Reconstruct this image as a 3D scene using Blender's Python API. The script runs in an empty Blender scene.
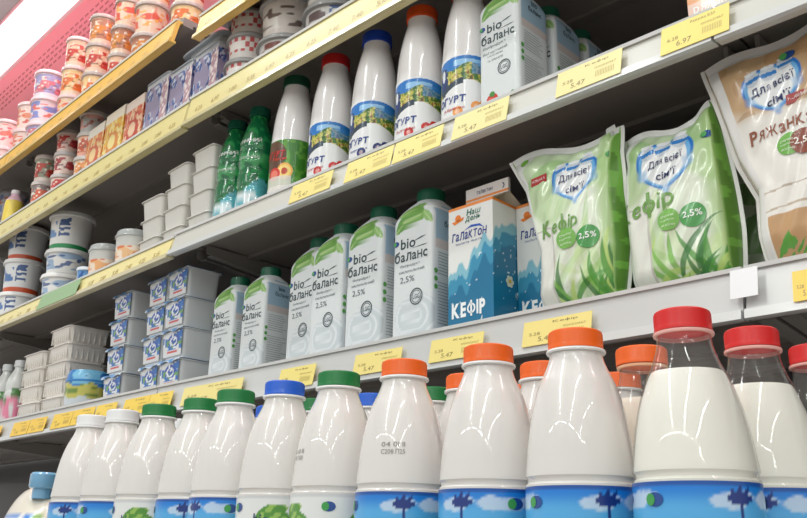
import bpy, bmesh, math, random
import numpy as np
from math import pi, sin, cos, radians
random.seed(5)
RNG = np.random.RandomState(7)
scene = bpy.context.scene
COL = scene.collection

# ---------------------------------------------------------------- camera
F = 850.0; CX, CY = 403.5, 259.0
def _basis():
    L = np.array([-510-CX, 521-CY, F]); L /= np.linalg.norm(L)
    U = np.array([480-CX, (259-F*F/276)-CY, F]); U /= np.linalg.norm(U)
    U = U-U.dot(L)*L; U /= np.linalg.norm(U)
    X = -L
    return np.stack([X, np.cross(U, X), U])
R = _basis()
def ray(px, py): return R@np.array([(px-CX)/F, (py-CY)/F, 1.0])
K = radians(1.6); J = np.array([-1.33, .76])     # left shelving unit turns away slightly at this joint
def at(px, py, d):
    """point where the line of sight meets the vertical plane d metres behind the shelf fronts"""
    r = ray(px, py); P = r*((J[1]+d)/r[1])
    if P[0] < J[0]:
        n = np.array([sin(K), cos(K)]); P = r*((J@n+d)/(r[:2]@n))
    return P
def yf(x, d=0):
    """y of the plane d behind the shelf fronts at x"""
    if x >= J[0]: return J[1]+d
    return J[1]+(d-(x-J[0])*sin(K))/cos(K)
def rz(x): return K*-1 if x < J[0] else 0.0

ZA, ZB, ZC, ZD = .245, .530, .815, 1.004
ZBL, ZCL, ZDL = .526, .811, 1.043
DECK = -.100
FLOOR = -.62

# ---------------------------------------------------------------- colours and materials
def lin(c):
    c = np.asarray(c, float)/255.0
    return np.where(c <= .04045, c/12.92, ((c+.055)/1.055)**2.4)

MATS = {}
def mat(name, rough=.4, coat=0., sss=0., metal=0., spec=.5, bump=0., bscale=60., col=None, ior=1.45, coatr=.06):
    if name in MATS: return MATS[name]
    m = bpy.data.materials.new(name); m.use_nodes = True
    nt = m.node_tree; b = nt.nodes['Principled BSDF']
    if col is None:
        a = nt.nodes.new('ShaderNodeAttribute'); a.attribute_name = 'Col'
        nt.links.new(a.outputs['Color'], b.inputs['Base Color'])
    else:
        b.inputs['Base Color'].default_value = (*lin(col), 1)
    b.inputs['Roughness'].default_value = rough
    b.inputs['Metallic'].default_value = metal
    b.inputs['Specular IOR Level'].default_value = spec
    b.inputs['Coat Weight'].default_value = coat
    b.inputs['Coat Roughness'].default_value = coatr
    if sss:
        b.inputs['Subsurface Weight'].default_value = sss
        b.inputs['Subsurface Radius'].default_value = (.02, .018, .015)
        b.inputs['Subsurface Scale'].default_value = .5
    if bump:
        tc = nt.nodes.new('ShaderNodeTexCoord'); n = nt.nodes.new('ShaderNodeTexNoise')
        n.inputs['Scale'].default_value = bscale; n.inputs['Detail'].default_value = 3
        bp = nt.nodes.new('ShaderNodeBump'); bp.inputs['Strength'].default_value = bump; bp.inputs['Distance'].default_value = .002
        nt.links.new(tc.outputs['Object'], n.inputs['Vector'])
        nt.links.new(n.outputs['Fac'], bp.inputs['Height']); nt.links.new(bp.outputs['Normal'], b.inputs['Normal'])
    MATS[name] = m; return m
M_PAPER = mat('printed_card', .42, .25, bump=.05)
M_GLOSS = mat('glossy_print', .25, .5, coatr=.1)
M_MILK = mat('milky_plastic', .3, 1.0, bump=.06, bscale=25, coatr=.02)
M_CAP = mat('cap_plastic', .42, .1)
M_LABEL = mat('label_film', .35, .35, coatr=.12)
M_FILM = mat('pouch_film', .30, .55, bump=.30, bscale=38, coatr=.14)
M_TUB = mat('tub_plastic', .38, .3)
M_PAINT = mat('painted_steel', .5, .15, bump=.04, bscale=90)
M_RAIL = mat('rail_plastic', .3, .5, coatr=.16)
M_TAG = mat('tag_paper', .45, .3, coatr=.22)

def clear_mat(name, tint=(251, 252, 252), milk=0.0, milkcol=(235, 236, 232), rough=.04):
    m = bpy.data.materials.new(name); m.use_nodes = True; nt = m.node_tree
    nt.nodes.remove(nt.nodes['Principled BSDF']); out = nt.nodes['Material Output']
    tr = nt.nodes.new('ShaderNodeBsdfTransparent'); tr.inputs[0].default_value = (*lin(tint), 1)
    gl = nt.nodes.new('ShaderNodeBsdfGlossy'); gl.inputs['Roughness'].default_value = rough
    lw0 = nt.nodes.new('ShaderNodeLayerWeight'); lw1 = nt.nodes.new('ShaderNodeMath'); lw1.operation = 'POWER'; lw1.inputs[1].default_value = 4
    nt.links.new(lw0.outputs['Facing'], lw1.inputs[0]); lw = nt.nodes.new('ShaderNodeMath'); lw.operation = 'MULTIPLY_ADD'; lw.inputs[1].default_value = .75; lw.inputs[2].default_value = .045; nt.links.new(lw1.outputs[0], lw.inputs[0])
    mx = nt.nodes.new('ShaderNodeMixShader')
    base = tr.outputs[0]
    if milk:
        df = nt.nodes.new('ShaderNodeBsdfDiffuse'); df.inputs[0].default_value = (*lin(milkcol), 1)
        m2 = nt.nodes.new('ShaderNodeMixShader'); m2.inputs[0].default_value = milk
        nt.links.new(tr.outputs[0], m2.inputs[1]); nt.links.new(df.outputs[0], m2.inputs[2]); base = m2.outputs[0]
    nt.links.new(lw.outputs[0], mx.inputs[0]); nt.links.new(base, mx.inputs[1]); nt.links.new(gl.outputs[0], mx.inputs[2])
    nt.links.new(mx.outputs[0], out.inputs[0]); return m
M_CLEAR = clear_mat('clear_bottle_plastic', milk=.045)
M_HAZE = clear_mat('hazy_tub_plastic', milk=.55, milkcol=(222, 226, 226), rough=.12)

# ---------------------------------------------------------------- mesh builder
class MB:
    def __init__(s): s.v = []; s.c = []; s.f = []; s.m = []; s.n = 0
    def pts(s, P, C):
        P = np.asarray(P, float).reshape(-1, 3); C = np.asarray(C, float)
        if C.ndim == 1: C = np.tile(lin(C), (len(P), 1))
        else: C = C.reshape(-1, 3)
        i = s.n; s.v.append(P); s.c.append(C); s.n += len(P); return i
    def grid(s, P, C, closed=False, mi=0):
        """P (m,n,3); closed wraps the n direction. C one sRGB colour or (m,n,3) linear"""
        m, n = P.shape[:2]; i0 = s.pts(P, C)
        nn = n if closed else n-1
        for a in range(m-1):
            for b in range(nn):
                b2 = (b+1) % n
                s.f.append((i0+a*n+b, i0+a*n+b2, i0+(a+1)*n+b2, i0+(a+1)*n+b)); s.m.append(mi)
        return i0
    def ngon(s, P, C, mi=0):
        i = s.pts(P, C); s.f.append(tuple(range(i, i+len(P)))); s.m.append(mi)
    def box(s, lo, hi, C, mi=0):
        x0, y0, z0 = lo; x1, y1, z1 = hi
        i = s.pts([(x0,y0,z0),(x1,y0,z0),(x1,y1,z0),(x0,y1,z0),(x0,y0,z1),(x1,y0,z1),(x1,y1,z1),(x0,y1,z1)], C)
        for q in ((0,3,2,1),(4,5,6,7),(0,1,5,4),(1,2,6,5),(2,3,7,6),(3,0,4,7)):
            s.f.append(tuple(i+k for k in q)); s.m.append(mi)
    def prism(s, poly, x0, x1, C, mi=0):
        """polygon of (y,z) extruded along x"""
        n = len(poly)
        a = s.pts([(x0, y, z) for y, z in poly]+[(x1, y, z) for y, z in poly], C)
        for k in range(n):
            k2 = (k+1) % n; s.f.append((a+k, a+k2, a+n+k2, a+n+k)); s.m.append(mi)
        s.f.append(tuple(a+k for k in range(n))[::-1]); s.m.append(mi)
        s.f.append(tuple(a+n+k for k in range(n))); s.m.append(mi)
    def lathe(s, prof, C, n=48, mi=0, cap0=True, cap1=True, rib=None, cx=0, cy=0):
        """prof [(r,z)]; C colour or f(theta(n), z)->(n,3) linear; rib=(count,amp,z0,z1)"""
        th = np.arange(n)/n*2*pi; P = []; CC = []
        for r, z in prof:
            rr = np.full(n, float(r))
            if rib and rib[2] <= z <= rib[3]: rr = rr+rib[1]*(np.arange(n) % 2)
            P.append(np.stack([cx+rr*np.sin(th), cy-rr*np.cos(th), np.full(n, float(z))], 1))
            if callable(C): CC.append(C(th, z))
        P = np.array(P); cc = np.array(CC) if callable(C) else C
        i = s.grid(P, cc, True, mi); m = len(prof)
        if cap0: s.f.append(tuple(range(i, i+n))[::-1]); s.m.append(mi)
        if cap1: s.f.append(tuple(range(i+(m-1)*n, i+m*n))); s.m.append(mi)
    def loft(s, secs, C, n=64, mi=0, cap0=True, cap1=True):
        """secs [(z, a, b, e)] superellipse sections; C colour or f(P(n,3))->(n,3) linear"""
        th = (np.arange(n)+.5)/n*2*pi; P = []; CC = []
        for z, a, b, e in secs:
            cs, sn = np.sin(th), -np.cos(th)
            x = a*np.sign(cs)*np.abs(cs)**(2/e); y = b*np.sign(sn)*np.abs(sn)**(2/e)
            p = np.stack([x, y, np.full(n, float(z))], 1); P.append(p)
            if callable(C): CC.append(C(p))
        P = np.array(P); cc = np.array(CC) if callable(C) else C
        i = s.grid(P, cc, True, mi); m = len(secs)
        if cap0: s.f.append(tuple(range(i, i+n))[::-1]); s.m.append(mi)
        if cap1: s.f.append(tuple(range(i+(m-1)*n, i+m*n))); s.m.append(mi)
    def text(s, body, box, C, fn, mi=0, shear=0., rot=0., bold=0.):
        """lettering stretched into box (x0,z0,w,h) and carried onto a surface by fn(x,z)->(n,3)"""
        V, FF = glyphs(body, bold)
        x0, z0, w, h = box
        x = V[:, 0]*w+V[:, 1]*h*shear; z = V[:, 1]*h
        X = x0+x*cos(rot)-z*sin(rot); Z = z0+x*sin(rot)+z*cos(rot)
        i = s.pts(fn(X, Z), C)
        for f in FF: s.f.append(tuple(i+k for k in f)); s.m.append(mi)
    def disc(s, x, z, r, C, fn, n=20, ry=None, mi=0, ring=0.):
        th = np.arange(n)/n*2*pi; ry = ry or r
        rings = [fn(x+r*q*np.cos(th), z+ry*q*np.sin(th)) for q in ([1, ring] if ring else [1, .75, .5, .25, .02])]
        s.grid(np.array(rings), C, True, mi)
    def mesh(s, name, mats, smooth=40, recalc=True):
        me = bpy.data.meshes.new(name)
        V = np.concatenate(s.v); C = np.concatenate(s.c)
        me.from_pydata(V.tolist(), [], s.f)
        for m in mats: me.materials.append(m)
        me.polygons.foreach_set('material_index', s.m)
        ca = me.color_attributes.new('Col', 'FLOAT_COLOR', 'POINT')
        ca.data.foreach_set('color', np.concatenate([np.clip(C, 0, 1), np.ones((len(C), 1))], 1).ravel().astype(np.float32))
        if recalc:
            bm = bmesh.new(); bm.from_mesh(me); bmesh.ops.recalc_face_normals(bm, faces=bm.faces[:]); bm.to_mesh(me); bm.free()
        me.polygons.foreach_set('use_smooth', [True]*len(me.polygons))
        me.set_sharp_from_angle(angle=radians(smooth))
        me.update(); return me

_G = {}
SMALL = {'н': 'H', 'я': 'R', 'м': 'M', 'в': 'B', 'т': 'T', 'к': 'K', 'ж': 'Ж'}
LATIN = {'Е': 'E', 'К': 'K', 'О': 'O', 'Р': 'P', 'С': 'C', 'Т': 'T', 'Н': 'H', 'А': 'A', 'В': 'B', 'М': 'M', 'Х': 'X', 'а': 'a', 'е': 'e', 'о': 'o', 'р': 'p', 'с': 'c', 'і': 'i', 'у': 'y', 'х': 'x', 'Я': 'R'}
def raw(ch, bold):
    k = ('raw', ch, bold)
    if k in _G: return _G[k]
    cu = bpy.data.curves.new('lettering', 'FONT'); cu.body = ch; cu.size = 1; cu.offset = bold; cu.resolution_u = 3
    o = bpy.data.objects.new('lettering', cu); COL.objects.link(o)
    dg = bpy.context.evaluated_depsgraph_get(); dg.update()
    me = bpy.data.meshes.new_from_object(o.evaluated_get(dg))
    V = np.array([v.co[:2] for v in me.vertices]).reshape(-1, 2); FF = [tuple(p.vertices) for p in me.polygons]
    bpy.data.objects.remove(o); bpy.data.curves.remove(cu); bpy.data.meshes.remove(me)
    _G[k] = (V, FF); return _G[k]
def bar(x0, x1, z0, z1): return (np.array([(x0, z0), (x1, z0), (x1, z1), (x0, z1)]), [(0, 1, 2, 3)])
def join(parts):
    V = []; FF = []; n = 0
    for v, f in parts: V.append(v); FF += [tuple(i+n for i in q) for q in f]; n += len(v)
    return np.concatenate(V), FF
def one(ch, bold):
    w = .080+2*bold
    if ch in 'фФ':
        V, FF = raw('O' if ch == 'Ф' else 'o', min(bold, .02)); V = V.copy(); c = (V[:, 0].min()+V[:, 0].max())/2
        lo, hi = (-.05, .76) if ch == 'Ф' else (-.20, .76)
        if ch == 'Ф': m = V[:, 1].mean(); V[:, 1] = (V[:, 1]-m)*.74+m
        return join([(V, FF), bar(c-w/2, c+w/2, lo, hi)])
    if ch == 'І': return bar(0, w, 0, .73)
    b = bold if (ch.isupper() and ch not in 'ЙУЖДЧ') or ch.isdigit() else min(bold, .012) if ch in 'аебогсдплріуКE' else 0 if ch in 'йжїзчцшщьяЙУ' else min(bold, .014)
    src = SMALL.get(ch) or LATIN.get(ch) or ch
    V, FF = raw(src, b)
    if len(V) == 0: return None
    V = V.copy()
    if ch in SMALL: V *= .755
    if ch in 'яЯ': V[:, 0] = -V[:, 0]
    return V, FF
def glyphs(body, bold=0.):
    k = (body, bold)
    if k in _G: return _G[k]
    parts = []; x = 0
    for ch in body:
        g = None if ch == ' ' else one(ch, bold)
        if g is None: x += .26; continue
        V, FF = g; V = V.copy(); V[:, 0] += x-V[:, 0].min(); x = V[:, 0].max()+.085; parts.append((V, FF))
    V, FF = join(parts)
    if len(body) <= 10 and len(FF) < 1500:     # finer faces so letters can follow curved film
        bm = bmesh.new(); vs_ = [bm.verts.new((a, b, 0)) for a, b in V]
        for f in FF:
            try: bm.faces.new([vs_[i] for i in f])
            except ValueError: pass
        for thr in (.16, .16, .16):
            es = [e for e in bm.edges if e.calc_length() > thr]
            if es: bmesh.ops.subdivide_edges(bm, edges=es, cuts=1)
        bmesh.ops.triangulate(bm, faces=[f for f in bm.faces if len(f.verts) > 4])
        bm.verts.index_update(); V = np.array([v.co[:2] for v in bm.verts]); FF = [tuple(v.index for v in f.verts) for f in bm.faces]; bm.free()
    lo, hi = V.min(0), V.max(0); V = (V-lo)/np.maximum(hi-lo, 1e-6)
    _G[k] = (V, FF); return _G[k]

def cyl(r, o=.0004, rot=0.):
    def f(x, z):
        a = np.asarray(x)/r+rot
        return np.stack([(r+o)*np.sin(a), -(r+o)*np.cos(a), np.asarray(z)+0*a], -1)
    return f
def flat(y):
    def f(x, z):
        x = np.asarray(x, float); return np.stack([x, np.full_like(x, y), np.asarray(z)+0*x], -1)
    return f
def side(x0):
    """right hand face of a pack: local x runs back"""
    def f(x, z):
        x = np.asarray(x, float); return np.stack([np.full_like(x, x0), x, np.asarray(z)+0*x], -1)
    return f

# ---------------------------------------------------------------- objects
CACHE = {}
def obj(name, key, fn, mats, parent=None, smooth=40, recalc=True):
    if key is None or key not in CACHE:
        mb = MB(); fn(mb); me = mb.mesh(name, mats, smooth, recalc)
        if key is not None: CACHE[key] = me
    else: me = CACHE[key]
    o = bpy.data.objects.new(name, me); COL.objects.link(o)
    if parent is not None: o.parent = parent
    return o
def tag(o, label, cat, group=None):
    o['label'] = label; o['category'] = cat
    if group: o['group'] = group
    return o
def thing(name, label, cat, loc=(0, 0, 0), rot=0., group=None, tilt=(0, 0)):
    o = bpy.data.objects.new(name, None); COL.objects.link(o); o.empty_display_size = .05
    o.location = loc; o.rotation_euler = (tilt[0], tilt[1], rot)
    return tag(o, label, cat, group)
def structure(o): o['kind'] = 'structure'; return o

def noise2(x, y, s, seed=0):
    """smooth 2D value noise 0..1"""
    x = np.asarray(x)*s; y = np.asarray(y)*s
    r = np.random.RandomState(seed).rand(64, 64)
    xi = np.floor(x).astype(int); yi = np.floor(y).astype(int); fx = x-xi; fy = y-yi
    fx = fx*fx*(3-2*fx); fy = fy*fy*(3-2*fy)
    g = lambda a, b: r[a % 64, b % 64]
    return (g(xi, yi)*(1-fx)+g(xi+1, yi)*fx)*(1-fy)+(g(xi, yi+1)*(1-fx)+g(xi+1, yi+1)*fx)*fy
def mixc(C, mask, col, a=1.):
    m = (np.asarray(mask, float)*a)[..., None]
    return C*(1-m)+lin(col)*m
def sm(x, a, b): t = np.clip((x-a)/(b-a), 0, 1); return t*t*(3-2*t)
def heart(x, z):
    return (x*x+z*z-1)**3-x*x*z**3
def leaf(x, z, cx, cz, L, W, ang):
    u = (x-cx)*cos(ang)+(z-cz)*sin(ang); v = -(x-cx)*sin(ang)+(z-cz)*cos(ang); t = np.clip(u/L, -1, 1)
    return (np.abs(u) < L) & (np.abs(v) < W*(1-t*t))

# ================================================================= SETTING
X0, X1 = -3.6, 1.1
def kx(x, d):
    return (x, yf(x, d))
XS = [X0, J[0], X1]
def strip(mb, prof, C, x0, x1, mi=0):
    """profile of (d,z) swept along the shelving front between x0 and x1 (kept inside one unit)"""
    n = len(prof)
    P = [[(x, yf(x+(1e-6 if x == J[0] else 0), d), z) for d, z in prof] for x in (x0, x1)]
    a = mb.pts(np.array(P), C)
    for k in range(n):
        k2 = (k+1) % n; mb.f.append((a+k, a+k2, a+n+k2, a+n+k)); mb.m.append(mi)
    mb.f.append(tuple(a+k for k in range(n))[::-1]); mb.m.append(mi)
    mb.f.append(tuple(a+n+k for k in range(n))); mb.m.append(mi)

def m_floor(mb): mb.box((-6, -8, FLOOR-.05), (6, 2.2, FLOOR), (150, 146, 140))
structure(obj('floor', None, m_floor, [mat('floor_tile', .35, .2, bump=.05, bscale=3)]))
def m_ceil(mb): mb.box((-6, -8, 2.7), (6, 2.2, 2.75), (238, 236, 234))
structure(obj('ceiling', None, m_ceil, [mat('ceiling_paint', .8)]))
def m_wb(mb): mb.box((-6, 2.0, FLOOR), (4, 2.05, 2.7), (215, 212, 208))
structure(obj('wall_back', None, m_wb, [mat('wall_paint', .8)]))

# ---- display case
case = thing('display_case', 'long white display case base whose deck carries the milk bottles', 'display case', (0, 0, 0))
cback = thing('case_back_panel', 'dark grey back panel of the display case with slotted uprights, behind all the shelves', 'panel', (0, 0, 0))
ccan = thing('case_canopy', 'pink-lit canopy with perforated vent panel and lamp above the top shelf', 'canopy', (0, 0, 0))
GREY = (92, 90, 88)
def m_back(mb):
    for a, b in ((X0, J[0]), (J[0], X1)):
        strip(mb, [(.48, DECK-.02), (.52, DECK-.02), (.52, 1.16), (.48, 1.16)], (84, 81, 80), a, b)
obj('back_panel', None, m_back, [M_PAINT], cback)
def perf_mat():
    m = bpy.data.materials.new('perforated_panel'); m.use_nodes = True; nt = m.node_tree; b = nt.nodes['Principled BSDF']
    tc = nt.nodes.new('ShaderNodeTexCoord'); sx = nt.nodes.new('ShaderNodeSeparateXYZ'); nt.links.new(tc.outputs['Object'], sx.inputs[0])
    def mth(op, a, b_=None, c=None):
        n = nt.nodes.new('ShaderNodeMath'); n.operation = op
        for i, q in enumerate((a, b_, c)):
            if q is None: continue
            if isinstance(q, (int, float)): n.inputs[i].default_value = q
            else: nt.links.new(q, n.inputs[i])
        return n.outputs[0]
    row = mth('MULTIPLY', sx.outputs['Z'], 1/.0155)
    rf = mth('FRACT', row); rfl = mth('FLOOR', row)
    xx = mth('ADD', mth('MULTIPLY', sx.outputs['X'], 1/.040), mth('MULTIPLY', rfl, .5))
    xf = mth('FRACT', xx)
    hole = mth('MULTIPLY', mth('LESS_THAN', mth('ABSOLUTE', mth('SUBTRACT', rf, .5)), .20), mth('LESS_THAN', mth('ABSOLUTE', mth('SUBTRACT', xf, .5)), .34))
    band = mth('MULTIPLY', mth('GREATER_THAN', sx.outputs['Z'], 1.640), mth('LESS_THAN', sx.outputs['Z'], 1.700))
    fac = mth('MULTIPLY', hole, band)
    mx = nt.nodes.new('ShaderNodeMix'); mx.data_type = 'RGBA'
    mx.inputs[6].default_value = (*lin((212, 140, 148)), 1); mx.inputs[7].default_value = (*lin((160, 88, 94)), 1)  # pink lamp light is painted into the panel and slot colours
    nt.links.new(fac, mx.inputs[0]); nt.links.new(mx.outputs[2], b.inputs['Base Color']); b.inputs['Roughness'].default_value = .45
    return m
def m_up(mb):
    for a, b in ((X0, J[0]), (J[0], X1)):
        strip(mb, [(.48, 1.16), (.20, 1.74), (.22, 1.75), (.52, 1.16)], (200, 150, 155), a, b)
obj('air_vent_panel', None, m_up, [perf_mat()], ccan)
def m_can(mb):
    for a, b in ((X0, J[0]), (J[0], X1)):
        strip(mb, [(.20, 1.74), (.07, 1.80), (.07, 1.83), (.24, 1.80), (.22, 1.75)], (225, 205, 205), a, b)
        strip(mb, [(.24, 1.80), (.07, 1.83), (.07, 1.845), (.52, 1.845), (.52, 1.16)], (180, 175, 175), a, b)
canopy = obj('canopy', None, m_can, [M_PAINT], ccan)
def m_lip(mb):
    for a, b in ((X0, J[0]), (J[0], X1)):
        strip(mb, [(-.03, 1.575), (.062, 1.80), (.062, 1.84), (-.03, 1.705)], (150, 128, 130), a, b)
obj('canopy_front', None, m_lip, [M_PAINT], ccan)
def m_deck(mb):
    for a, b in ((X0, J[0]), (J[0], X1)):
        strip(mb, [(-.30, DECK-.16), (-.30, DECK), (.45, DECK), (.45, DECK-.16)], (190, 188, 186), a, b)
        strip(mb, [(-.22, FLOOR), (-.26, DECK-.16), (.46, DECK-.16), (.46, FLOOR)], (70, 70, 72), a, b)
obj('deck', None, m_deck, [M_PAINT], case)
def emis(name, col, s):
    m = bpy.data.materials.new(name); m.use_nodes = True; b = m.node_tree.nodes['Principled BSDF']
    b.inputs['Base Color'].default_value = (*lin(col), 1)
    b.inputs['Emission Color'].default_value = (*lin(col), 1); b.inputs['Emission Strength'].default_value = s; return m
def m_dif(mb):
    for a, b in ((X0+.02, J[0]), (J[0], X1-.02)):
        strip(mb, [(.185, 1.742), (.08, 1.79), (.08, 1.796), (.19, 1.746)], (255, 240, 245), a, b)
obj('lamp_diffuser', None, m_dif, [emis('pink_white_lamp', (255, 206, 214), 4.0)], canopy)
for x in (-2.36, -.30):
    def m_post(mb, x=x):
        a = -K if x < J[0] else 0
        mb.box((-.02, -.01, DECK), (.02, .005, 1.12), (60, 58, 58))
        for k in range(40): mb.box((-.004, -.0115, DECK+.02+k*.03), (.004, -.0095, DECK+.035+k*.03), (15, 15, 15))
    o = obj('upright', None, m_post, [M_PAINT], cback); o.location = (x, yf(x, .475), 0); o.rotation_euler.z = rz(x)
o = obj('upright', None, lambda mb: mb.box((-.02, -.01, DECK), (.02, .005, 1.12), (60, 58, 58)), [M_PAINT], cback); o.location = (J[0], yf(J[0], .473), 0)

# ---- shelves (each unit of each level)
RO = {0: .004, 1: .009, 2: .015, 3: .018}
def zl_key(z): return 0 if z < .4 else 1 if z < .7 else 2 if z < .9 else 3
def shelf(x0, x1, z, h, railcol, label, stripcol=None, tilt=.010, depth=.44, zl=None):
    root = thing('display_shelf', label, 'shelf', (0, 0, 0), 0, 'shelves of the display case')
    g = .0015
    a, b = x0+g, x1-g
    def m_panel(mb):
        strip(mb, [(.006, z-.0003), (.006, z-.020), (.030, z-.020), (.030, z-.012), (depth, z-.012), (depth, z-.0003)], (150, 144, 140), a, b)
        for d in (.14, .26, .38):
            strip(mb, [(d, z-.012), (d, z-.018), (d+.02, z-.018), (d+.02, z-.012)], (140, 134, 130), a, b)
    obj('shelf_panel', None, m_panel, [M_PAINT], root)
    zp = z; z_ = z-RO[zl_key(z)]
    def m_rail(mb, z=None):
        z = z_
        strip(mb, [(-.004, z+.004), (-.008, z+.004), (-.008-tilt, z+.004-h), (.004-tilt, z-h+.004), (.004-tilt, z-h+.008), (-.002-tilt*.8, z-h+.008), (.000, z+.000), (.005, z), (.005, z+.004)], railcol, a, b)
        strip(mb, [(-.0125, z+.006), (-.004, z+.0065), (-.004, z+.004), (-.0115, z+.002)], (236, 238, 238), a, b)
        strip(mb, [(-.0115-tilt, z+.012-h), (-.008-tilt, z+.012-h), (-.008-tilt, z+.002-h), (-.0135-tilt, z+.003-h)], (214, 216, 216) if not stripcol else tuple(int(q*.93) for q in railcol), a, b)
    obj('price_rail', None, m_rail, [M_RAIL], root)
    if stripcol:
        def m_strip(mb):
            z = z_
            strip(mb, [(-.0095, z), (-.0095-tilt*.8, z-h+.014), (-.0088-tilt*.8, z-h+.014), (-.0088, z)], stripcol, a+.004, b-.004)
            nt_ = int((b-a)/.055)
            for k in range(nt_):
                xx = a+.03+k*.055
                if xx > b-.05: break
                dd = lambda X, Z: np.stack([X, np.array([yf(q, -.0097-tilt*.8*(z-w)/(h-.014)) for q, w in zip(X, Z)])-.0004, Z], -1)
                mb.text(random.choice(['4.25', '6.97', '3.80', '5.15', '7.40']), (xx, z-h*.62, .024, .010), (186, 160, 96), dd)
        obj('paper_strip', None, m_strip, [M_TAG], root, recalc=False)
    for xb, s in ((x0+.017, 1), (x1-.017, -1)):
        def m_br(mb, xb=xb, s=s):
            w = .0025
            y0, y1 = yf(xb, .05), yf(xb, depth+.012)
            mb.prism([(y0, z-.0145), (y0, z-.030), (y1, z-.062), (y1, z-.0145)], xb-w, xb+w, (150, 146, 142))
            mb.prism([(y0+.01, z-.030), (y1, z-.062), (y1, z-.065), (y0+.01, z-.033)], xb-w-(.012 if s > 0 else 0), xb+w+(.012 if s < 0 else 0), (150, 146, 142))
        obj('bracket', None, m_br, [M_PAINT], root)
    return root
WRAIL = (205, 206, 206); YRAIL = (222, 210, 156)
units = [(X0, -2.36, 'far left unit'), (-2.36, J[0], 'left unit'), (J[0], -.30, 'middle unit'), (-.30, X1, 'right unit')]
lev = {'A': ('lowest shelf above the deck', .049), 'B': ('second shelf up', .042), 'C': ('third shelf up', .056), 'D': ('top shelf', .052)}
for x0, x1, u in units:
    left = x1 <= J[0]
    shelf(x0, x1, ZA, .049, WRAIL, f'grey steel {lev["A"][0]} in the {u}, with white price rail')
    shelf(x0, x1, ZBL if left else ZB, .042, (226, 216, 176) if left else (212, 211, 204), f'grey steel {lev["B"][0]} in the {u}, with pale price rail', (240, 226, 160) if left else None)
    shelf(x0, x1, ZCL if left else ZC, .062, YRAIL, f'grey steel {lev["C"][0]} in the {u}, with yellow paper along its rail', (228, 214, 146))
    shelf(x0+(.0 if x0 != J[0] else -.0), x1 if x1 != J[0] else -1.425, ZDL if left else ZD, .056, (240, 198, 100), f'grey steel {lev["D"][0]} in the {u}, with deep yellow paper along its rail', (246, 194, 84))

# ---- price tags
def price_tag(px0, px1, py, z, h, tilt, lab, col=(248, 226, 120), lines=True, top=.006, bot=.006, dy=0.):
    P0 = at(px0, py, -.012); P1 = at(px1, py, -.012)
    w = P1[0]-P0[0]; xm = (P0[0]+P1[0])/2
    hh = h-top-bot; z = z-RO[zl_key(z)]
    root = thing('price_tag', lab, 'price tag', (xm, yf(xm, -.0105-tilt*(bot and 1)*.55)-.0012, z+.004-top-hh), rz(xm), 'price tags on the rails')
    root.rotation_euler.x = -math.atan2(tilt, h)*-1
    root.name = 'price_tag'
    key = None
    def m(mb):
        mb.box((-w/2, -.0006, 0), (w/2, .0, hh), col)
        if lines:
            fn = flat(-.0008)
            ink = (150, 132, 78)
            mb.text(lines[0], (-w*.06, hh*.78, w*.36, hh*.12), ink, fn)
            mb.text(lines[1], (-w*.40, hh*.40, w*.16, hh*.12), ink, fn)
            mb.text(lines[2], (-w*.26, hh*.14, w*.22, hh*.19), ink, fn)
            mb.text('1000021467', (w*.10, hh*.56, w*.32, hh*.08), (190, 170, 96), fn)
            for k in range(12): mb.ngon([(w*.12+k*w*.024, -.0008, hh*.22), (w*.12+k*w*.024+w*.009, -.0008, hh*.22), (w*.12+k*w*.024+w*.009, -.0008, hh*.46), (w*.12+k*w*.024, -.0008, hh*.46)], (196, 176, 96))
    # the tag is one mesh: put it straight at top level
    bpy.data.objects.remove(root)
    o = obj('price_tag', None, m, [M_TAG], None, recalc=False)
    o.location = (xm, yf(xm, -.0105-tilt)-.0030, z+.004-top-hh+.000)
    o.rotation_euler = (-math.atan2(tilt, h), 0, rz(xm))
    tag(o, lab, 'price tag', 'price tags on the rails')
    return o
T = ('Кефір', '5.28', '5.47')
price_tag(664, 735, 40, ZB, .042, .010, 'wide yellow price tag under the empty dark stretch at upper right', lines=('Ряжанка 0,5л', '6.28', '6.97'), top=.002, bot=.003, col=(246, 226, 112))
price_tag(560, 626, 75, ZB, .042, .010, 'pale yellow price tag on the second rail, just right of the row of cartons', lines=T, top=.003, bot=.003, col=(242, 230, 156))
price_tag(457, 512, 125, ZB, .042, .010, 'pale yellow price tag below the strawberry carton on the second rail', lines=T, top=.004, bot=.001, col=(242, 230, 156))
price_tag(398, 446, 150, ZB, .042, .010, 'yellow price tag under the orange-capped yogurt bottle on the second rail', lines=T, top=.006, bot=.001, col=(246, 228, 136))
price_tag(350, 396, 172, ZB, .042, .010, 'yellow price tag below the blue-capped yogurt bottle', lines=T, top=.006, bot=.001, col=(246, 228, 136))
price_tag(295, 335, 195, ZB, .042, .010, 'yellow price tag below the peach yogurt bottle', lines=T, top=.006, bot=.003, col=(246, 228, 140))
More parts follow.
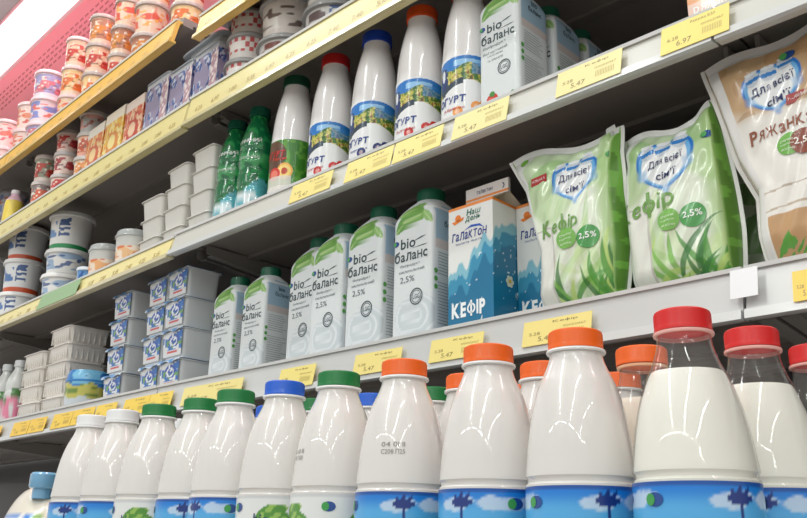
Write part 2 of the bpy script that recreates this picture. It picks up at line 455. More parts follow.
AT = [(797, 842, 'yellow price tag at the right edge of the lowest rail', (250, 214, 80)), (528, 597, 'wide yellow price tag below the left film pouch', (246, 228, 140)),
      (435, 488, 'yellow price tag below the blue gable-top carton', (246, 228, 140)), (359, 406, 'yellow price tag below the two largest capped cartons', (246, 228, 142)),
      (284, 319, 'pale yellow price tag left of the tag under the largest capped cartons', (246, 228, 136)), (187, 246, 'long yellow price tag below the smaller capped cartons', (244, 228, 148)),
      (154, 176, 'yellow price tag right of the wide one under the square tubs', (250, 218, 96)), (128, 153, 'wide yellow price tag below the square blue-labelled tubs', (250, 214, 80)),
      (100, 120, 'square yellow price tag under the blue and yellow round tub', (250, 214, 80)), (77, 98, 'square yellow price tag left of the one under the round tub', (250, 210, 70)),
      (57, 76, 'square yellow price tag below the right stack of flat tubs', (250, 210, 70)), (34, 50, 'small yellow price tag below the left stack of flat tubs', (250, 206, 66)),
      (17, 33, 'small yellow price tag below the pink-labelled clear bottles', (250, 206, 66)), (-8, 5, 'yellow price tag cut by the left edge of the lowest rail', (250, 206, 66))]
for a, b, l, c in AT: price_tag(a, b, 290+(807-a)*.17, ZA, .049, .010, l, lines=T, col=c, top=.014, bot=.006 if a > 300 else .004)
price_tag(733, 761, 275, ZA, .049, .010, 'small blank white price tag below the brown film pouch', lines=None, col=(238, 240, 244), top=.002, bot=.018)
P = at(60, 295, 0)
price_tag(43, 80, 298, ZBL, .042, .010, 'pale green price tag on the left part of the second rail', lines=None, col=(150, 186, 138), top=.002, bot=.002)

# ================================================================= BOTTLES ON THE DECK
def prof_smooth(pts, n=60):
    pts = np.array(pts); t = np.linspace(0, 1, n)
    z = np.interp(t, np.linspace(0, 1, len(pts)), pts[:, 1]); return pts
def spline(pts, sub=5):
    """catmull-rom through (r,z)"""
    p = np.array(pts, float); out = []
    q = np.vstack([2*p[0]-p[1], p, 2*p[-1]-p[-2]])
    for i in range(1, len(q)-2):
        for k in range(sub):
            t = k/sub
            out.append(.5*((2*q[i])+(-q[i-1]+q[i+1])*t+(2*q[i-1]-5*q[i]+4*q[i+1]-q[i+2])*t*t+(-q[i-1]+3*q[i]-3*q[i+1]+q[i+2])*t**3))
    out.append(q[-2]); return [tuple(a) for a in out]
BR = .0392
def deck_profile():
    sh = spline([(.0185, .2345), (.0200, .227), (.0232, .219), (.0280, .208), (.0330, .190), (.0362, .170), (.0380, .152)], 5)
    lo = [(.0385, .1465), (.0386, .1445), (.0374, .143), (.0374, .1405), (.0388, .139), (.0388, .03), (.0392, .022), (.0392, .008), (.035, .0), ]
    return sh+lo
def cap_fn(col, r, z0, h):
    def f(mb):
        mb.lathe([(r, z0), (r, z0+h*.18), (r*.995, z0+h*.2), (r, z0+h*.25), (r, z0+h*.80), (r*.97, z0+h*.93), (r*.90, z0+h), (r*.5, z0+h*1.0), (.0005, z0+h*1.0)], col, n=112, rib=(0, -r*.025, z0+h*.22, z0+h*.82))
    return f
def sky_label(r, z0, z1, rot, kind):
    def f(mb):
        n, m = 220, 60
        th = np.linspace(-pi, pi, n, endpoint=False); z = np.linspace(z0, z1, m)
        TH, Z = np.meshgrid(th, z); A = TH*r
        fn = cyl(r, .0, rot)
        t = (Z-z0)/(z1-z0)
        if kind == 'sky':
            C = np.ones(A.shape+(3,))*lin((14, 128, 222))
            C = mixc(C, sm(-t, -.97, -.84), (84, 176, 236))
            rr = np.random.RandomState(11); cl = np.zeros(A.shape)
            for k in range(26):
                ca = rr.uniform(-.12, .12); ct = rr.uniform(.865, .925); wdt = rr.uniform(.003, .0060)
                for q in range(3): cl += np.exp(-((A-ca-(q-1)*wdt*.9)/wdt)**2-((t-ct-(.02 if q == 1 else 0))/.022)**2)
            cl *= .75+.5*noise2(A, Z*2, 500, 3)
            C = mixc(C, sm(cl, .35, 1.0)*(t < .955), (206, 226, 246), .8)
            hz = .755+.012*np.sin(A*90)+.035*noise2(A+5, Z, 160, 5)
            C = mixc(C, sm(hz-t, -.02, .02), (60, 140, 60)); C = mixc(C, sm(noise2(A*1.0, Z*.3, 700, 6), .5, .6)*(t < hz), (170, 190, 70)); C = mixc(C, sm(hz-.22-t, -.03, .03), (196, 206, 90))
            C = mixc(C, sm(.16-t, -.03, .03), (240, 244, 246))
            for ca in (-.052, .034, .105):
                Zt = (t-.885)*.1035
                for an in (1.57, .9, 2.3, .25, 2.9): C = mixc(C, leaf(A, Zt, ca+.0045*cos(an), .0045*sin(an), .0065, .0020, an), (20, 52, 130))
                C = mixc(C, (np.abs(A-ca) < .0011) & (Zt < .002) & (Zt > -.014), (20, 52, 130))
            C = mixc(C, t > .975, (20, 84, 170))
        else:
            C = np.ones(A.shape+(3,))*lin((232, 236, 236))
            C = mixc(C, t > .97, (210, 214, 216))
            for ca in (-.075, .012, .09):
                lf = leaf(A, Z, ca, z1-.016, .018, .008, .35) | leaf(A, Z, ca+.016, z1-.022, .013, .006, -.5)
                C = mixc(C, lf, (86, 150, 58)); C = mixc(C, lf & (noise2(A, Z, 240, 2) > .55), (150, 192, 92))
            C = mixc(C, sm(.45-t, -.03, .03), (180, 208, 170))
        mb.grid(fn(A, Z), C, True)
        f2 = cyl(r, .0005, rot)
        for ca in ((-.018, .075) if kind == 'sky' else (-.025, .055)):
            mb.disc(ca, z1-.0105, .0060, (28, 74, 150), f2, ry=.0042)
            mb.disc(ca-.003, z1-.0105, .0033, (60, 160, 80), cyl(r, .0008, rot), ry=.0036)
        if kind != 'sky':
            mb.text('bіо', (-.004, z1-.026, .015, .010), (40, 64, 110), f2, bold=.02)
    return f
def clear_profile():
    sh = spline([(.0174, .2345), (.0179, .226), (.0212, .215), (.0264, .203), (.0320, .186), (.0358, .167), (.0379, .151)], 5)
    return sh+deck_profile()[len(sh):]
CAPS = {'white': (236, 238, 240), 'green': (8, 122, 58), 'blue': (28, 98, 214), 'orange': (244, 104, 20), 'red': (218, 30, 30)}
def deck_bottle(x, y, cap, kind, lab, rot=0., clear=False, date=None, s=1., fill=.208):
    root = thing('milk_bottle', lab, 'bottle', (x, y, DECK), rot, 'milk bottles on the deck')
    if clear:
        body = obj('bottle_body', 'deck_clear', lambda mb: mb.lathe(clear_profile(), (240, 240, 240), n=64, cap1=False, cap0=False), [M_CLEAR], root)
        def m_in(mb):
            pr = [(r-.0012, z) for r, z in clear_profile() if z < fill]
            cp = clear_profile()[:31][::-1]; rt = np.interp(fill, [q[1] for q in cp], [q[0] for q in cp])-.0012
            mb.lathe([(rt*.1, fill), (rt*.985, fill), ]+pr, (250, 248, 238) if cap == 'red' else (248, 236, 220), n=64)
        obj('milk', f'milk{fill}{cap}', m_in, [mat('milk', .35, .0)], root)
    else:
        def m_b(mb):
            def c(th, z):
                return np.tile(lin((226, 224, 221)), (len(th), 1))*(1-.0*z)
            mb.lathe(deck_profile(), c, n=64)
        body = obj('bottle_body', 'deck_body', m_b, [M_MILK], root)
    def m_ring(mb): mb.lathe([(.0186, .2325), (.0212, .2325), (.0217, .2335), (.0212, .2348), (.0186, .2352)] if not clear else [(.0176, .2325), (.0194, .2327), (.0196, .2335), (.0194, .2346), (.0176, .235)], (236, 238, 238) if not clear else (240, 180, 172) if cap == 'red' else (244, 190, 150), n=48, cap0=False, cap1=False)
    obj('neck_ring', f'ring{clear}{cap}', m_ring, [M_CAP], body)
    obj('cap', f'cap_{cap}{clear}', cap_fn(CAPS[cap], .0186 if clear and cap == 'red' else .0200, .2354, .0138), [M_CAP], root)
    lb = obj('bottle_label', f'lbl_{kind}', sky_label(.0392, .034, .1375, 0, kind), [M_LABEL], root, recalc=True)
    if date:
        def m_d(mb):
            zz = .163; r = .0372
            def fn(x, z):
                rr = np.interp(z, [.152, .17, .19], [.0380, .0362, .0330])+.0006; a = np.asarray(x)/.036
                return np.stack([rr*np.sin(a), -rr*np.cos(a), z+0*a], -1)
            mb.text(date[0], (-.010, .1728, .020, .0039), (140, 137, 135), fn)
            mb.text(date[1], (-.010, .1670, .020, .0039), (140, 137, 135), fn)
        o = obj('date_print', None, m_d, [M_PAPER], body, recalc=False); o.rotation_euler.z = date[2]
    return root
YR = .527
V = lambda px: 0
front = [(-1.094, 'white', 'sky', .3, None, 'bottle with white cap, leftmost in the front row on the deck'),
 (-1.013, 'white', 'sky', 1.2, None, 'bottle with white cap, second from the left in the front row on the deck'),
 (-.932, 'green', 'leaf', .9, None, 'bottle with green cap and white leaf label, right of the two white-capped bottles'),
 (-.850, 'green', 'sky', .5, ('01 01 11', '0402 П11', -.75), 'green-capped bottle with blue label and small date print, fourth from the left in front'),
 (-.768, 'green', 'sky', -.3, None, 'green-capped bottle with blue label directly left of the front blue-capped bottle'),
 (-.684, 'blue', 'leaf', 1.0, None, 'bottle with bright blue cap and white leaf label in the front row'),
 (-.602, 'green', 'leaf', -.1, ('01 01 11', '0402 П08', -.35), 'green-capped bottle with white label between the blue-capped and orange-capped front bottles'),
 (-.516, 'orange', 'sky', .5, ('04 01 11', 'C208 П25', .55), 'orange-capped milk bottle with dark date print on its shoulder, leftmost orange one in front'),
 (-.422, 'orange', 'sky', -.2, None, 'orange-capped milk bottle, middle of the three orange ones in front'),
 (-.340, 'orange', 'sky', .7, None, 'orange-capped milk bottle, nearest orange one, left of the large red-capped bottle')]
for x, cap, kind, rot, date, lab in front:
    deck_bottle(x, YR+{-.850: .010, -.932: .004}.get(x, 0), cap, kind, lab, rot-.55 if date is None else rot-.55, False, (date[0], date[1], date[2]-(rot-.55)) if date else None)
deck_bottle(-.2535, .523, 'red', 'sky', 'largest clear bottle of white milk with red cap, nearest the camera on the deck', .25, True)
deck_bottle(-.2400, .601, 'red', 'sky', 'clear milk bottle with red cap and faint date print, right of the nearest red-capped one', -.6, True, ('04 01 11', '1204', .35))
deck_bottle(-.2250, .682, 'red', 'sky', 'clear milk bottle with red cap mostly hidden, at the right edge behind two others', .2, True, fill=.19)
rear = [(-1.028, .622, 'white', 'sky', 'white-capped bottle in the second row behind the green-capped bottles at left'),
 (-.828, .622, 'blue', 'sky', 'blue-capped bottle in the second row, behind the front green-capped ones'),
 (-.748, .618, 'green', 'leaf', 'green-capped bottle in the second row just right of the front blue cap'),
 (-.668, .634, 'blue', 'sky', 'blue-capped bottle in the second row behind the first orange cap'),
 (-.590, .645, 'green', 'leaf', 'green-capped bottle in the second row just right of the leftmost front orange cap'),
 (-.622, .716, 'green', 'leaf', 'green-capped bottle in the third row, seen between the two left orange-capped bottles'),
 (-.515, .611, 'orange', 'sky', 'orange-capped bottle in the second row behind the middle front orange one'),
 (-.505, .692, 'orange', 'sky', 'orange-capped bottle in the third row, right of the middle front orange cap'),
 (-.427, .609, 'orange', 'sky', 'orange-capped bottle in the second row directly left of the nearest orange-capped one'),
 (-.402, .692, 'orange', 'sky', 'orange-capped bottle in the third row, right of the nearest orange cap')]
for x, y, cap, kind, lab in rear: deck_bottle(x, y, cap, kind, lab, .2)
deck_bottle(-.3310, .607, 'orange', 'leaf', 'clear-necked bottle with orange cap and cream coloured drink, behind the largest red-capped bottle', .2, True)

# clear bag-like bottle lying at far left of the deck
def lying():
    root = thing('milk_pouch', 'bulging film milk pouch with blue spout lying at the far left of the deck', 'milk pouch', (-1.398, .60, DECK), -.25)
    def m(mb):
        n = 40; secs = 26; P = []; C = []
        for i in range(secs+1):
            t = i/secs; z = .001+t*.168
            w = .085*(1-.25*t)*(sin(pi*min(1, .5+t*.5))**.35 if t < 1 else 0); w = .112*math.sqrt(max(0, 1-((t-.25)/.76)**2))+.002
            d = .055*math.sqrt(max(0, 1-((t-.15)/.86)**2))+.002
            th = np.arange(n)/n*2*pi
            p = np.stack([w*np.sin(th), -d*np.cos(th), np.full(n, z)], 1)
            p[:, 0] += .004*np.sin(5*th+t*6)
            P.append(p)
            c = np.tile(lin((226, 220, 206)), (n, 1))
            g = noise2(p[:, 0]+2, p[:, 2]+1, 60, 5)
            m_ = (np.abs(p[:, 0]-.03) < .055) & (p[:, 1] < 0) & (z < .128)
            c = mixc(c, m_, (70, 140, 220)); c = mixc(c, m_ & (g > .5), (130, 180, 80)); c = mixc(c, m_ & (g < .25), (240, 240, 240))
            C.append(c)
        i0 = mb.grid(np.array(P), np.array(C), True)
        mb.f.append(tuple(range(i0, i0+n))[::-1]); mb.m.append(0); mb.f.append(tuple(range(i0+secs*n, i0+(secs+1)*n))); mb.m.append(0)
    obj('pouch_body', None, m, [M_FILM], root)
    obj('spout', None, lambda mb: mb.lathe([(.014, 0), (.014, .014), (.019, .016), (.020, .018), (.020, .036), (.017, .039), (.001, .039)], (120, 176, 214), n=60, rib=(0, -.0008, .02, .034)), [mat('spout_plastic', .15, .8)], root).location = (.058, -.005, .150)
lying()

# ================================================================= YOGURT BOTTLES, SECOND SHELF
def yprof():
    sh = spline([(.0215, .2170), (.0222, .208), (.0248, .198), (.0285, .182), (.0322, .162), (.0346, .140), (.0360, .118)], 5)
    return sh+[(.0366, .108), (.0368, .104), (.0368, .02), (.0370, .014), (.0370, .006), (.033, 0)]
def yog_label(kind):
    r = .0374
    def f(mb):
        z0, z1 = .012, .104; n, m = 300, 110
        th = np.linspace(-pi, pi, n, endpoint=False); z = np.linspace(z0, z1, m)
        TH, Z = np.meshgrid(th, z); A = TH*r; t = (Z-z0)/(z1-z0)
        if kind == 'peach':
            C = np.ones(A.shape+(3,))*lin((60, 132, 44)); C = mixc(C, sm(noise2(A+3, Z, 150, 2), .45, .7), (104, 170, 60), .8)
            C = mixc(C, ((A+.020)/.030)**2+((t-.70)/.30)**2 < 1, (96, 44, 40), .9)
            d = ((A-.008)/.014)**2+((Z-z0-.034)/.015)**2
            C = mixc(C, d < 1, (246, 176, 70)); C = mixc(C, d < .62, (250, 216, 120)); C = mixc(C, d < .16, (196, 60, 30))
            d = ((A+.012)/.013)**2+((Z-z0-.030)/.012)**2; C = mixc(C, d < 1, (214, 50, 44)); C = mixc(C, d < .4, (238, 130, 110))
            C = mixc(C, t < .10, (236, 232, 230)); C = mixc(C, (t < .28) & (A < .02) & (A > -.03), (226, 222, 214), .8)
        else:
            C = np.ones(A.shape+(3,))*lin((236, 238, 240))
            top = .97-.10*(A/.06)**2
            C = mixc(C, (t < top) & (t > .68), (30, 120, 200)); C = mixc(C, (t < top-.06) & (t > top-.16) & (np.abs(A-.01) < .02), (150, 200, 240))
            g = noise2(A+4, Z, 150, 6)
            band = (t < .80+.05*np.sin(A*120)) & (t > .47+.09*np.sin(A*60+1))
            g = noise2(A+4, Z, 190, 6); g5 = noise2(A+6, Z, 340, 8)
            C = mixc(C, band, (186, 184, 76)); C = mixc(C, band*sm(g, .45, .60), (78, 124, 62)); C = mixc(C, band*sm(-g, -.30, -.2), (140, 92, 50))
            C = mixc(C, band*sm(g5, .66, .8), (228, 214, 130), .8); C = mixc(C, band*sm(-g5, -.24, -.16), (40, 84, 44), .8)
            C = mixc(C, (t < .84) & (t > .66) & (A > .016) & (A < .05), (60, 140, 210), .6)
            fig = ((A+.030)/.010)**2+((t-.62)/.25)**2+.8*(noise2(A, Z, 300, 2)-.5)
            C = mixc(C, fig < .9, (20, 50, 110)); C = mixc(C, (((A+.030)/.004)**2+((t-.72)/.10)**2) < 1, (230, 236, 244))
            sw = np.abs(t-.42-.14*np.sin((A+.03)*38)) < .05
            C = mixc(C, sw & (A > -.035) & (A < .004), (40, 60, 80))
            fr = {'strawberry': (206, 40, 40), 'berry': (30, 44, 110), 'apricot': (240, 160, 80)}[kind]
            for ca, cz in ((.022, .12), (.034, .16), (.028, .05), (.044, .10), (-.004, .05)):
                d = ((A-ca)/.0075)**2+((t-cz)/.085)**2; C = mixc(C, d < 1, fr); C = mixc(C, d < .2, (250, 220, 210), .4)
        mb.grid(cyl(r, 0)(A, Z), C, True)
        fn = cyl(r, .0006)
        if kind == 'peach':
            mb.text('ЙОГУРТ', (-.044, z0+.060, .050, .016), (200, 30, 36), fn, bold=.03, shear=.1)
            mb.text('Персик', (-.016, z0+.053, .028, .007), (220, 60, 50), fn, bold=.02)
        else:
            mb.text('ЙОГУРТ', (-.048, z0+.018, .055, .0145), (18, 60, 140), fn, bold=.03, shear=.1)
            mb.text('Полуничний' if kind == 'strawberry' else 'Чорниця' if kind == 'berry' else 'Абрикос', (-.028, z0+.007, .034, .0055), (190, 60, 60) if kind != 'berry' else (30, 70, 150), fn, bold=.01)
    return f
ycol = {'darkgreen': (14, 84, 60), 'red': (206, 30, 34), 'blue': (20, 70, 190), 'orange': (232, 84, 22)}
ybs = [(-1.068, 'darkgreen', 'peach', 'yogurt bottle with dark green cap and green peach label on the second shelf', .40),
 (-.965, 'red', 'strawberry', 'white yogurt bottle with red cap on the second shelf, right of the peach one', .40),
 (-.865, 'blue', 'berry', 'white yogurt bottle with blue cap and berry label on the second shelf', .40),
 (-.767, 'orange', 'strawberry', 'white yogurt bottle with orange cap, right of the blue-capped one on the second shelf', .40),
 (-.676, 'orange', 'apricot', 'white yogurt bottle whose cap leaves the frame top, beside the strawberry carton', .40)]
for x, cap, kind, lab, rot in ybs:
    root = thing('yogurt_bottle', lab, 'bottle', (x, .806, ZB), rot, 'yogurt bottles on the second shelf')
    obj('bottle_body', 'yb', lambda mb: mb.lathe(yprof(), (238, 236, 236), n=64), [M_MILK], root)
    obj('cap', 'ycap'+cap, cap_fn(ycol[cap], .0238, .2175, .0185), [M_CAP], root)
    obj('bottle_label', 'ylb'+kind, yog_label(kind), [M_LABEL], root)

# green kefir bottles
def green_bottle(x, y, lab, rot):
    root = thing('kefir_bottle', lab, 'bottle', (x, y, ZB), rot, 'green sleeved bottles')
    pr = [(.0165, .196), (.0170, .190), (.0200, .180), (.0250, .165), (.0290, .148), (.0310, .135), (.0312, .130), (.0300, .124), (.0312, .118), (.0314, .100), (.0300, .094), (.0290, .088), (.0302, .080), (.0314, .074), (.0314, .058), (.0302, .052), (.0314, .046), (.0318, .008), (.029, 0)]
    def m(mb):
        def c(th, z):
            A = np.where(th > pi, th-2*pi, th)*.031; n = len(th)
            C = np.tile(lin((8, 106, 62)), (n, 1))
            g = noise2(A+3, z+0*A, 110, 3)
            C = mixc(C, g > .62, (40, 150, 84), .8)
            C = mixc(C, (np.full(n, z) < .052+.012*np.sin(A*70)), (90, 176, 190)); C = mixc(C, (g < .45) & (z < .045), (226, 238, 242))
            C = mixc(C, (z > .09) & (z < .118) & (g > .4), (60, 160, 90), .8)
            return C
        mb.lathe(spline(pr, 3), c, n=90)
        fn = lambda X, Z: np.stack([.0345*np.sin(np.asarray(X)/.034), -.0345*np.cos(np.asarray(X)/.034), Z], -1)
        fm = lambda X, Z: np.stack([(.0325-.0*Z)*np.sin(np.asarray(X)/.032), -(.0325)*np.cos(np.asarray(X)/.032), Z], -1)
        mb.text('КЕФІРНИЙ', (-.032, .136, .050, .010), (232, 240, 236), lambda X, Z: np.stack([np.interp(Z, [.13, .148], [.0322, .0300])*np.sin(X/.031), -np.interp(Z, [.13, .148], [.0322, .0300])*np.cos(X/.031), Z], -1), bold=.02)
        mb.text('КЕФІРНИЙ', (-.026, .1035, .040, .008), (210, 230, 220), fm)
    obj('bottle_body', 'gb', m, [mat('green_sleeve', .2, .8)], root)
    obj('cap', 'gbcap', cap_fn((10, 92, 72), .0190, .197, .018), [M_CAP], root)
green_bottle(-1.172, .806, 'green sleeved kefir bottle with dark cap, beside the peach yogurt bottle', .6)
green_bottle(-1.247, .810, 'green sleeved kefir bottle with dark cap, beside the stacked white tubs', .55)

# ================================================================= CARTONS
def cap_carton(x, y, z, lab, rot=0., s=1., kind='kefir', grp='capped cartons with green leaves'):
    root = thing('kefir_carton', lab, 'carton', (x, y, z), rot, grp)
    root.scale = (s, s, s)
    a = .0375; H = .186; capz = .2065
    def m(mb):
        def c(p):
            x_, y_, z_ = p[:, 0], p[:, 1], p[:, 2]; C = np.tile(lin((222, 228, 230)), (len(p), 1))
            fr = (y_ < -.030) | ((z_ > H) & (y_ < -.012)); sd = (x_ > .030) & ~fr
            g = noise2(x_+2, z_, 90, 5)
            if kind == 'kefir':
                # ripples in poured kefir at the foot
                d = np.hypot((x_-.008)*1.0, (z_-.034)*1.15)
                rp = fr & (d < .036)
                C = mixc(C, rp, (196, 206, 212), .7); C = mixc(C, rp & (np.abs((d*1000) % 11-5.5) > 3.6), (226, 232, 236), .9)
                C = mixc(C, fr & (z_ < .012), (206, 216, 222))
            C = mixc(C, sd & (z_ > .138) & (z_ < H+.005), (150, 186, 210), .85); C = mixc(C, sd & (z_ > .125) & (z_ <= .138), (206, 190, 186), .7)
            C = mixc(C, (z_ > .1825) & (z_ < .186), (236, 240, 240))
            for (lx, lz, L, W, an, cc) in ((-.014, .170, .023, .0105, .75, (104, 158, 74)), (.008, .177, .020, .0115, -.45, (120, 172, 84)), (-.004, .186, .026, .007, .25, (130, 180, 92)), (.027, .170, .013, .006, -.9, (140, 184, 110))):
                lf = leaf(x_, z_, lx, lz, L, W, an) & fr
                C = mixc(C, lf, cc); C = mixc(C, lf & (np.abs(-(x_-lx)*sin(an)+(z_-lz)*cos(an)) < .0009), (176, 206, 140))
            C = mixc(C, (g > .5) & fr & (z_ > .16) & leaf(x_, z_, .0, .182, .03, .012, .2), (84, 136, 60), .35)
            return C
        secs = [(0, a-.002, a-.002, 7)]+[(z_, a, a, 9) for z_ in np.linspace(.003, H-.018, 90)]
        for t in np.linspace(0, 1, 16):
            q = a+(.0215-a)*t**1.25; secs.append((H-.016+(.0325)*t**.8, q, q, 9-6.9*min(1, t*1.1) if t < .9 else 2.0))
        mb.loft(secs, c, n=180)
        fn = flat(-a-.0004)
        ink = (40, 66, 72)
        mb.text('bіо', (-.020, .1300, .027, .0150), ink, fn, bold=.02)
        mb.text('баланс', (-.031, .1120, .060, .0160), ink, fn, bold=.02)
        mb.ngon(fn(np.array([.001, .018, .026, .018]), np.array([.1375, .1420, .1425, .1400])), ink)
        mb.ngon(fn(np.array([-.004, .022, .030, .022]), np.array([.1288, .1288, .1303, .1300])), ink)
        if kind == 'kefir':
            mb.text('біопродукт', (-.020, .1030, .036, .0050), (96, 112, 118), fn); mb.text('кисломолочний', (-.022, .0955, .046, .0048), (96, 112, 118), fn)
            mb.text('2,5%', (-.020, .0810, .026, .0095), (80, 96, 104), fn)
            cz, cxx = .060, .010
        else:
            mb.text('біопродукт', (-.028, .1025, .042, .0060), (96, 112, 118), fn); mb.text('йогуртовий', (-.028, .0930, .044, .0060), (96, 112, 118), fn)
            mb.text('з полуницею', (-.020, .088, .028, .0035), (120, 130, 130), fn); mb.text('та злаками', (-.020, .081, .028, .0035), (120, 130, 130), fn)
            cz, cxx = .064, .010
        mb.disc(cxx, cz, .0115, ink, fn, n=28, ring=.86); mb.disc(cxx, cz, .0085, ink, fn, n=28, ring=.90)
        mb.text('LGG', (cxx-.006, cz-.003, .012, .006), ink, fn, bold=.01)
        mb.disc(-.029, .140, .0055, (30, 70, 150), fn, ry=.0038)
        mb.disc(-.031, .140, .003, (80, 160, 90), flat(-a-.0006), ry=.003)
        if kind != 'kefir':
            for sx, sz, rr in ((-.012, .018, .0105), (.024, .012, .007)):
                mb.disc(sx, sz, rr, (206, 50, 44), fn, n=18, ry=rr*.95); mb.disc(sx, sz+rr*.8, rr*.5, (70, 140, 60), flat(-a-.0006), n=7)
                mb.disc(sx-.002, sz+.001, rr*.5, (226, 90, 80), flat(-a-.0006), n=10)
        sf = side(a+.0004)
        for k in range(22):
            w = random.uniform(.030, .046)
            mb.ngon(sf(np.array([-.026, -.026+w, -.026+w, -.026]), np.array([.118, .118, .1188, .1188])-k*.0042-(.008 if k > 7 else 0)), (134, 146, 148))
        mb.text('bіо', (-.006, .168, .014, .009), ink, sf, bold=.02); mb.text('баланс', (-.014, .157, .032, .009), ink, sf, bold=.02)
        for k in range(3):
            mb.disc(-.030, .092-k*.011, .0035, (90, 168, 80), sf, n=10)
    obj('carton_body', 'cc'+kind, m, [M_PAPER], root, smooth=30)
    obj('cap', 'cccap', cap_fn((10, 92, 66), .0200, .2020, .019), [M_CAP], root)
    return root
G1 = 'capped leaf cartons on the lowest shelf'
cap_carton(-.7505, .813, ZA, 'tall leaf-print kefir carton with green cap, directly left of the blue gable-top carton', grp=G1)
cap_carton(-.8475, .815, ZA, 'tall leaf-print kefir carton with green cap, second to the left of the blue gable-top carton', grp=G1)
cap_carton(-.9290, .815, ZA, 'tall leaf-print kefir carton, third to the left of the blue gable-top carton', s=.97, grp=G1, rot=-.02)
cap_carton(-1.0060, .832, ZA, 'tall leaf-print kefir carton, leftmost of the four tall ones, partly overlapped', s=.97, grp=G1, rot=-.05)
cap_carton(-1.1310, .826, ZA, 'shorter leaf-print kefir carton with green cap, just left of the four tall ones', s=.86, grp=G1)
cap_carton(-1.2190, .826, ZA, 'shorter leaf-print kefir carton with green cap, second to the left of the tall ones', s=.86, grp=G1)
cap_carton(-1.2680, .898, ZA, 'shorter leaf-print kefir carton peeking out beside the square tubs', s=.84, grp=G1)
G2 = 'capped leaf cartons on the second shelf'
cap_carton(-.6000, .8110, ZB, 'leaf-print yogurt carton with strawberries, front of the row on the second shelf', kind='yog', grp=G2, s=.91)
for i, l in enumerate(('second', 'third', 'fourth')):
    cap_carton(-.599+i*.001, .8110+.080*(i+1), ZB, f'leaf-print yogurt carton, {l} from the front in the receding row on the second shelf', kind='yog', grp=G2, s=.91)

